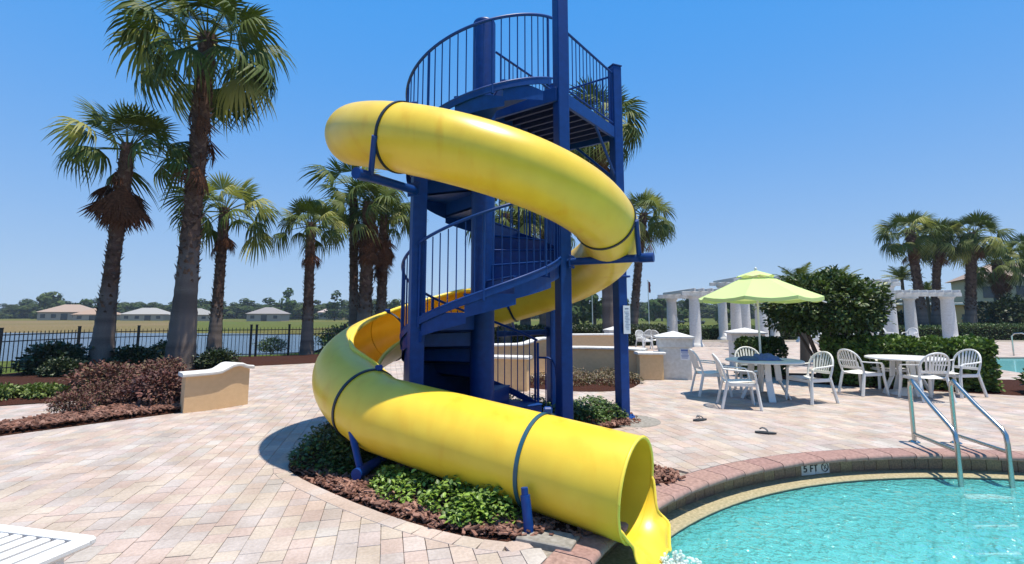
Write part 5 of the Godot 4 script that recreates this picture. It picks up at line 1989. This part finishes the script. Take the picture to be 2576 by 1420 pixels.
	for k in 12: box(st, Vector3(-0.005 + 0.01 * (k % 3), 0.12 - k * 0.024, 0.0045), Vector3(0.085 - 0.01 * (k % 4), 0.006, 0.002))
	fin("print", st, mat("print_grey", lin(0.25, 0.28, 0.36), 0.8), sg)

# ------------------------------------------------------------------ furniture
var chair0: Node3D

func make_chair() -> Node3D:
	# moulded resin armchair facing +z, seat height 0.43
	var o := thing("patio_chair", "", "chair")
	var m: Material = mats["white_plastic"]
	var st := new_st()
	# seat: slightly dished grid
	st.set_smooth_group(0)
	var g := 8
	var hgt := func(x: float, z: float) -> float: return 0.425 + 0.02 * z / 0.24 + 0.018 * pow(absf(x) / 0.24, 2.0) - 0.02 * pow(clampf(z / 0.24, 0, 1), 3.0)
	for i in g:
		for j in g:
			var x0 := -0.24 + 0.48 * i / g
			var x1 := -0.24 + 0.48 * (i + 1) / g
			var z0 := -0.22 + 0.46 * j / g
			var z1 := -0.22 + 0.46 * (j + 1) / g
			quad(st, Vector3(x0, hgt.call(x0, z0), z0), Vector3(x1, hgt.call(x1, z0), z0), Vector3(x1, hgt.call(x1, z1), z1), Vector3(x0, hgt.call(x0, z1), z1))
	st.set_smooth_group(-1)
	box(st, Vector3(0, 0.395, 0.235), Vector3(0.48, 0.05, 0.012), 0.004)
	for s in [-1, 1]: box(st, Vector3(s * 0.24, 0.405, 0), Vector3(0.012, 0.06, 0.46), 0.004)
	fin("seat", st, m, o)
	# backrest: arched frame with slats
	st = new_st()
	var fpts := []
	var back := func(x: float, y: float) -> Vector3: return Vector3(x, y, -0.21 - (y - 0.42) * 0.30 + 0.05 * (1.0 - pow(absf(x) / 0.27, 2.0)) * -1.0)
	for k in 15:
		var t := k / 14.0
		var a := PI * t
		var x := 0.25 * cos(a)
		var y := 0.60 + 0.28 * pow(sin(a), 0.75) if sin(a) > 0.01 else 0.60
		fpts.append(back.call(x, y))
	fpts.push_front(back.call(0.235, 0.43))
	fpts.append(back.call(-0.235, 0.43))
	tube(st, fpts, 0.019, 8)
	bar(st, back.call(-0.23, 0.53), back.call(0.23, 0.53), 0.012, 0.05, 0.004)
	for k in 7:
		var x := -0.18 + 0.06 * k
		var top := 0.60 + 0.28 * pow(sqrt(maxf(0.0, 1.0 - pow(x / 0.25, 2.0))), 0.75)
		bar(st, back.call(x * 0.8, 0.53), back.call(x, top), 0.034, 0.009, 0.003)
	fin("backrest", st, m, o)
	for s in [-1.0, 1.0]:
		st = new_st()
		var ap := [back.call(s * 0.25, 0.66), Vector3(s * 0.275, 0.645, -0.12), Vector3(s * 0.285, 0.635, 0.05), Vector3(s * 0.28, 0.625, 0.16), Vector3(s * 0.275, 0.59, 0.20), Vector3(s * 0.27, 0.5, 0.215), Vector3(s * 0.262, 0.40, 0.225)]
		for i in ap.size() - 1: bar(st, ap[i], ap[i + 1] + (ap[i + 1] - ap[i]).normalized() * 0.008, 0.05, 0.022, 0.006)
		fin("armrest", st, m, o)
		st = new_st()
		bar(st, Vector3(s * 0.255, 0.42, 0.222), Vector3(s * 0.285, 0.0, 0.275), 0.05, 0.04, 0.008)
		fin("leg", st, m, o)
		st = new_st()
		bar(st, Vector3(s * 0.235, 0.45, -0.22), Vector3(s * 0.265, 0.0, -0.33), 0.05, 0.04, 0.008)
		fin("leg", st, m, o)
	return o

func make_table(label: String, at: Vector3, hole := true) -> Node3D:
	var o := thing("patio_table", label, "table", at, 0.3, "round patio tables")
	var m: Material = mats["white_plastic"]
	var st := new_st()
	lathe(st, [Vector2(0.0, 0.705), Vector2(0.62, 0.70), Vector2(0.665, 0.69), Vector2(0.675, 0.70), Vector2(0.67, 0.722), Vector2(0.65, 0.728), Vector2(0.0, 0.728)], 40)
	fin("tabletop", st, m, o)
	st = new_st()
	lathe(st, [Vector2(0.34, 0.0), Vector2(0.33, 0.04), Vector2(0.1, 0.10), Vector2(0.06, 0.13)], 28)
	fin("base", st, mats["concrete"] if hole else m, o)
	for k in 4:
		st = new_st()
		var a := TAU * k / 4 + 0.5
		var d := Vector3(cos(a), 0, sin(a))
		bar(st, d * 0.22 + Vector3.UP * 0.70, d * 0.25 + Vector3.UP * 0.34, 0.14, 0.03, 0.008)
		bar(st, d * 0.25 + Vector3.UP * 0.35, d * 0.42, 0.12, 0.03, 0.008)
		fin("leg", st, m, o)
	return o

func chair_at(x: float, z: float, look: Vector2, label: String, group: String) -> void:
	var turn := atan2(look.x - x, look.y - z)
	if chair0 == null:
		chair0 = make_chair()
		chair0.position = Vector3(x, 0, z)
		chair0.rotation.y = turn
		tag(chair0, label, "chair", group)
	else:
		dup(chair0, Vector3(x, 0, z), turn, label, group)

func furniture() -> void:
	var g := "white resin armchairs on the deck"
	var t1 := Vector2(4.76, -9.55)
	make_table("round white table under the lime umbrella with a blue towel on it", Vector3(t1.x, 0, t1.y))
	chair_at(3.95, -10.05, Vector2(5.0, -10.0), "leftmost white armchair, in the shade left of the umbrella table", g)
	chair_at(3.90, -8.72, Vector2(5.0, -8.45), "white armchair nearest the camera at the umbrella table, turned side on", g)
	chair_at(5.42, -9.25, Vector2(4.4, -8.95), "sunlit white armchair right of the umbrella table", g)
	chair_at(4.95, -10.45, t1, "white armchair hidden behind the towel on the umbrella table", g)
	var t2 := Vector2(7.90, -10.15)
	make_table("bare round white table before the clipped hedge", Vector3(t2.x, 0, t2.y), false)
	chair_at(7.02, -10.15, Vector2(8.2, -10.45), "left white armchair of the table by the hedge", g)
	chair_at(8.15, -10.95, t2, "white armchair between the far table and the hedge", g)
	chair_at(7.68, -9.45, Vector2(7.75, -10.4), "white armchair in front of the far table, its back to the pool", g)
	chair_at(8.72, -9.95, Vector2(7.6, -9.75), "right white armchair of the table by the hedge", g)
	# far white chairs
	var far := [[6.05, -23.0, 0.4, "far white chair left of the sign pillar"], [6.9, -23.6, 2.2, "far white chair beside the left one behind the low wall"], [6.4, -24.4, 3.6, "far white chair behind the others left of the sign pillar"], [13.1, -22.0, 5.0, "far white chair right of the umbrella columns"], [14.0, -20.5, 2.0, "far white chair nearest the round shrub's left side"], [14.6, -21.5, 0.6, "white chair seen through the stems of the round shrub"], [15.6, -21.2, 1.4, "white chair right of the round shrub's stems"], [16.0, -22.5, 4.0, "white chair farthest right behind the round shrub"], [20.5, -27.0, 0.8, "white chair at the foot of the right pergola columns"], [21.8, -27.5, 5.2, "white chair between the columns of the right pergola"]]
	for f in far: dup(chair0, Vector3(f[0], 0, f[1]), f[2], f[3], "far white chairs beyond the walls")
	# far low loungers
	for f in [[10.35, -22.5, 0.2, "low white lounge frame right of the first pergola column"], [11.3, -22.2, 0.1, "second low white lounge frame beside the first"], [12.6, -19.6, 1.2, "white reclined lounger left of the round shrub"]]:
		var o := thing("sun_lounger", f[3], "lounger", Vector3(f[0], 0, f[1]), f[2], "far white loungers")
		var st := new_st()
		box(st, Vector3(0, 0.33, 0.2), Vector3(0.62, 0.04, 1.3), 0.01)
		fin("seat", st, mats["white_plastic"], o)
		st = new_st()
		bar(st, Vector3(0, 0.33, -0.45), Vector3(0, 0.72, -0.95), 0.62, 0.04, 0.01)
		fin("backrest", st, mats["white_plastic"], o)
		for x in [-0.27, 0.27]:
			for z in [-0.3, 0.75]:
				st = new_st()
				bar(st, Vector3(x, 0.33, z), Vector3(x * 1.05, 0, z), 0.05, 0.05)
				fin("leg", st, mats["white_plastic"], o)
	# umbrella
	var u := thing("patio_umbrella", "lime green patio umbrella with a vented top", "umbrella", Vector3(4.72, 0, -9.58), 0.15)
	var st := new_st()
	tube(st, [Vector3(0, 0.02, 0), Vector3(0, 2.43, 0)], 0.02, 10)
	lathe(st, [Vector2(0.0, 2.49), Vector2(0.03, 2.46), Vector2(0.02, 2.42)], 10)
	fin("pole", st, mats["white_plastic"], u)
	st = new_st()
	var R := 1.10
	var ns := 8
	for k in ns:
		var a := TAU * k / ns
		var b := TAU * (k + 1) / ns
		var rows := 6
		var q := func(t: float, s: float) -> Vector3:
			var rad := lerpf(0.30, R, t)
			var y := lerpf(2.27, 1.90, pow(t, 0.95))
			var pa := Vector3(cos(a), 0, sin(a)) * rad
			var pb := Vector3(cos(b), 0, sin(b)) * rad
			return pa.lerp(pb, s) + Vector3(0, y - 0.045 * sin(PI * s) * t, 0)
		for i in rows:
			for j in 4:
				st.set_smooth_group(k + 1)
				quad(st, q.call(float(i) / rows, (j + 1) / 4.0), q.call((i + 1.0) / rows, (j + 1) / 4.0), q.call((i + 1.0) / rows, j / 4.0), q.call(float(i) / rows, j / 4.0))
		for j in 4:
			st.set_smooth_group(-1)
			var p0: Vector3 = q.call(1.0, j / 4.0)
			var p1: Vector3 = q.call(1.0, (j + 1) / 4.0)
			var dn := Vector3(0, -0.06, 0)
			quad(st, p0, p0 + dn, p1 + dn, p1)
	fin("canopy", st, mats["lime"], u)
	st = new_st()
	for k in ns:
		var a := TAU * k / ns
		var b := TAU * (k + 1) / ns
		var p0 := Vector3(cos(a) * 0.36, 2.29, sin(a) * 0.36)
		var p1 := Vector3(cos(b) * 0.36, 2.29, sin(b) * 0.36)
		var pm := (p0 + p1) / 2 + Vector3(0, 0.028, 0)
		var tip := Vector3(0, 2.43, 0)
		st.set_smooth_group(k + 1)
		tri3(st, p0, tip, pm)
		tri3(st, pm, tip, p1)
	fin("vent_cap", st, mats["lime"], u)
	for k in ns:
		st = new_st()
		var a := TAU * k / ns
		var long := 1.48 if k == 0 else 1.09
		bar(st, Vector3(cos(a) * 0.04, 2.33, sin(a) * 0.04), Vector3(cos(a) * long, 1.88 - (long - 1.10) * 0.18, sin(a) * long), 0.03 if k == 0 else 0.016, 0.024 if k == 0 else 0.014)
		fin("rib", st, mats["white_plastic"], u)
	# flap of cloth hanging from the loose corner
	st = new_st()
	tri3(st, Vector3(1.0, 1.88, 0.10), Vector3(1.09, 1.87, -0.02), Vector3(1.08, 1.63, 0.03))
	fin("loose_flap", st, mats["lime"], u)
	# towel heap
	var tw := thing("blue_towel", "crumpled blue towel lying on the umbrella table", "towel", Vector3(4.74, 0.73, -9.45))
	st = SurfaceTool.new()
	st.begin(Mesh.PRIMITIVE_TRIANGLES)
	var nz := FastNoiseLite.new()
	nz.frequency = 3.2
	var gx := 26
	var hh := func(i: int, j: int) -> Vector3:
		var x := lerpf(-0.27, 0.27, float(i) / gx)
		var z := lerpf(-0.20, 0.20, float(j) / gx)
		var e := maxf(0.0, 1.0 - pow(absf(x / 0.27), 2.2) - pow(absf(z / 0.2), 2.2))
		return Vector3(x * 0.97 + 0.015 * nz.get_noise_2d(z * 4, x), 0.004 + pow(e, 0.5) * (0.09 + 0.07 * nz.get_noise_2d(x * 2.2, z * 2.2) + 0.03 * absf(nz.get_noise_2d(x * 6, z * 6))), z)
	for i in gx:
		for j in gx:
			quad(st, hh.call(i, j), hh.call(i + 1, j), hh.call(i + 1, j + 1), hh.call(i, j + 1))
	fin("heap", st, mats["towel"], tw)
	st = new_st()
	lathe(st, [Vector2(0.0, 0.075), Vector2(0.1, 0.07), Vector2(0.17, 0.04), Vector2(0.19, 0.002)], 14, Vector3(-0.33, 0, 0.03))
	fin("dark_fold", st, mats["towel_dark"], tw)

# ------------------------------------------------------------------ ladder
func ladder() -> void:
	var o := thing("pool_ladder", "chrome pool ladder with two bent handrails and sunk steps", "ladder")
	for e in [[Vector3(4.97, 0, -6.35), Vector3(4.73, 0, -5.47)], [Vector3(5.44, 0, -6.30), Vector3(5.24, 0, -5.44)]]:
		var a: Vector3 = e[0]
		var b: Vector3 = e[1]
		var st := new_st()
		var pts := [a + Vector3(0, 0.0, 0), a + Vector3(0, 0.66, 0), a.lerp(b, 0.02) + Vector3(0, 0.73, 0), a.lerp(b, 0.07) + Vector3(0, 0.755, 0), a.lerp(b, 0.14) + Vector3(0, 0.72, 0), a.lerp(b, 0.5) + Vector3(0, 0.53, 0), a.lerp(b, 0.93) + Vector3(0, 0.34, 0), a.lerp(b, 0.985) + Vector3(0, 0.29, 0), b + Vector3(0, 0.20, 0), b + Vector3(0, -0.5, 0), b + Vector3(0, -1.1, 0)]
		tube(st, pts, 0.024, 14)
		fin("handrail", st, mats["steel"], o)
		st = new_st()
		tube(st, [a + Vector3(0, 0.10, 0), b + Vector3(0, 0.12, 0)], 0.02, 12)
		fin("lower_bar", st, mats["steel"], o)
		st = new_st()
		lathe(st, [Vector2(0.0, 0.022), Vector2(0.035, 0.022), Vector2(0.06, 0.006), Vector2(0.06, 0.0)], 18, a)
		fin("escutcheon", st, mats["steel"], o)
	for k in 3:
		var st := new_st()
		box(st, Vector3(4.985, -0.34 - k * 0.27, -5.45), Vector3(0.46, 0.035, 0.13), 0.01)
		fin("tread", st, mats["white_plastic"], o)

# ------------------------------------------------------------------ small things
func sandal(label: String, at: Vector3, turn: float) -> void:
	var o := thing("flip_flop", label, "sandal", at, turn, "flip flops lying on the deck")
	var st := new_st()
	var out := PackedVector2Array()
	for k in 24:
		var a := TAU * k / 24
		var w := 0.048 - 0.010 * sin(a) + 0.006 * cos(2 * a)
		out.append(Vector2(cos(a) * w, sin(a) * 0.13))
	slab(st, out, 0.02, 0.018)
	fin("sole", st, mats["rubber"], o)
	st = new_st()
	for s in [-1.0, 1.0]:
		var pts := []
		for k in 6:
			var t := k / 5.0
			pts.append(Vector3(s * 0.043 * t, 0.022 + 0.05 * sin(PI * (0.2 + 0.75 * t)), -0.07 + 0.10 * t))
		tube(st, pts, 0.008, 6)
	fin("strap", st, mat("strap", lin(0.10, 0.11, 0.12), 0.6), o)

func small_things() -> void:
	sandal("farther dark flip flop, nearer the umbrella table", Vector3(2.80, 0.002, -7.62), 2.0)
	sandal("nearer dark flip flop, lying closer to the pool", Vector3(3.36, 0.002, -6.80), 1.2)
	# concrete footing of the right post
	var st := new_st()
	lathe(st, [Vector2(0.0, 0.012), Vector2(0.44, 0.012), Vector2(0.45, 0.008), Vector2(0.45, -0.03)], 36, Vector3(1.74, 0, -7.6))
	var o := fin("concrete_footing", st, mats["concrete"])
	tag(o, "round concrete footing under the right blue post", "footing")
	st = new_st()
	box(st, Vector3.ZERO, Vector3(0.40, 0.05, 0.22), 0.006, Transform3D(Basis(Vector3.UP, -0.42), Vector3(0.25, 0.0, -3.66)))
	o = fin("concrete_footing", st, mats["concrete"])
	tag(o, "small concrete slab under the slide's front leg", "footing")
	# corner of a white slatted lounger
	var l := thing("sun_lounger", "foot end of a white slatted lounger in the bottom left corner", "lounger", Vector3(-2.42, 0, -2.86), 0.0)
	var T := Transform3D(Basis(Vector3.UP, -0.22), Vector3(-0.62, 0, 0.47))
	st = new_st()
	box(st, Vector3(0.60, 0.328, 0.02), Vector3(0.09, 0.05, 1.3), 0.016, T)
	box(st, Vector3(0.0, 0.332, -0.62), Vector3(1.29, 0.05, 0.06), 0.016, T)
	fin("frame", st, mats["white_plastic"], l)
	for k in 9:
		st = new_st()
		box(st, Vector3(0.49 - k * 0.10, 0.334, 0.045), Vector3(0.062, 0.03, 1.24), 0.008, T)
		fin("slat", st, mats["white_plastic"], l)
	for z in [-0.5, 0.5]:
		st = new_st()
		bar(st, T * Vector3(0.56, 0.31, z), T * Vector3(0.58, 0, z), 0.06, 0.05, 0.008)
		fin("leg", st, mats["white_plastic"], l)
	# splash at the end of the slide
	st = SurfaceTool.new()
	st.begin(Mesh.PRIMITIVE_TRIANGLES)
	var fr := frame_at(597.24 + 262.0 + 22.0)
	var c: Vector3 = fr[0] + Vector3(0.05, -0.42, 0.02)
	var drop := SphereMesh.new()
	drop.radius = 1.0
	drop.height = 2.0
	drop.radial_segments = 8
	drop.rings = 5
	var xf := []
	for k in 700:
		var q := pow(rng.randf(), 0.7)
		var a := rr(0, TAU)
		var p := c + Vector3(cos(a) * 0.22 * q, 0.14 * (1.0 - q) * rng.randf() + rr(-0.16, -0.02), sin(a) * 0.14 * q)
		xf.append(Transform3D(Basis.IDENTITY.scaled(Vector3(1, rr(0.6, 1.2), 1) * rr(0.004, 0.016)), p))
	var foam := mat("foam", Color(0.88, 0.94, 0.92, 0.55), 0.3)
	foam.transparency = BaseMaterial3D.TRANSPARENCY_ALPHA
	var sp := multi("water_splash", drop, foam, xf, [])
	tag(sp, "white splash where the slide's trough runs into the pool", "splash", "", "stuff")
	# golf carts on the course
	for e in [[Vector3(31.6, -0.05, -95.0), 0.5, "left of two small golf carts beyond the left pergola"], [Vector3(36.2, -0.05, -97.0), 0.9, "right of two small golf carts beyond the left pergola"]]:
		var gc := thing("golf_cart", e[2], "golf cart", e[0], e[1], "golf carts on the course")
		st = new_st()
		box(st, Vector3(0, 0.45, 0.75), Vector3(1.1, 0.4, 0.75), 0.12)
		box(st, Vector3(0, 0.42, -0.45), Vector3(1.15, 0.5, 1.1), 0.1)
		box(st, Vector3(0, 0.28, 0.2), Vector3(1.05, 0.08, 1.2), 0.02)
		fin("body", st, mat("cart_body", lin(0.05, 0.06, 0.06), 0.4), gc)
		st = new_st()
		box(st, Vector3(0, 0.74, -0.35), Vector3(1.05, 0.12, 0.5), 0.04)
		box(st, Vector3(0, 1.0, -0.62), Vector3(1.05, 0.5, 0.1), 0.04)
		fin("seat", st, mats["white_plastic"], gc)
		st = new_st()
		box(st, Vector3(0, 1.85, -0.1), Vector3(1.2, 0.07, 1.7), 0.03)
		fin("roof", st, mat("cart_roof", lin(0.09, 0.09, 0.09), 0.6), gc)
		for x in [-0.5, 0.5]:
			for z in [-0.85, 0.65]:
				st = new_st()
				bar(st, Vector3(x, 0.6, z), Vector3(x, 1.84, z * 0.85), 0.04, 0.04)
				fin("strut", st, mats["black_metal"], gc)
				st = new_st()
				var wl := []
				for q in [[0.0, 0.09], [0.16, 0.09], [0.22, 0.05], [0.22, -0.05], [0.16, -0.09], [0.0, -0.09]]: wl.append(Vector2(q[0], q[1]))
				lathe(st, wl, 14)
				var wo := fin("wheel", st, mats["rubber"], gc)
				wo.rotation.z = PI / 2
				wo.position = Vector3(x * 1.1, 0.22, z)
	# rail of the second pool
	var hr := thing("pool_handrail", "small curved metal handrail of the second pool at the right edge", "handrail", Vector3(19.6, 0, -19.2), 0.0)
	for x in [0.0, 0.6]:
		st = new_st()
		tube(st, [Vector3(x, 0, -0.5), Vector3(x, 0.75, -0.5), Vector3(x + 0.02, 0.86, -0.4), Vector3(x + 0.1, 0.88, -0.2), Vector3(x + 0.5, 0.6, 0.4), Vector3(x + 0.75, 0.3, 0.8)], 0.025, 10)
		fin("rail", st, mats["steel"], hr)
	# second pool at the far right
	st = new_st()
	slab(st, poly([13.5, -12.5, 40, -11.0, 40, -19.0, 15.5, -19.0]), -0.06)
	var w := fin("second_pool_water", st, mat("second_pool", lin(0.20, 0.55, 0.56), 0.08))
	tag(w, "", "", "", "structure")
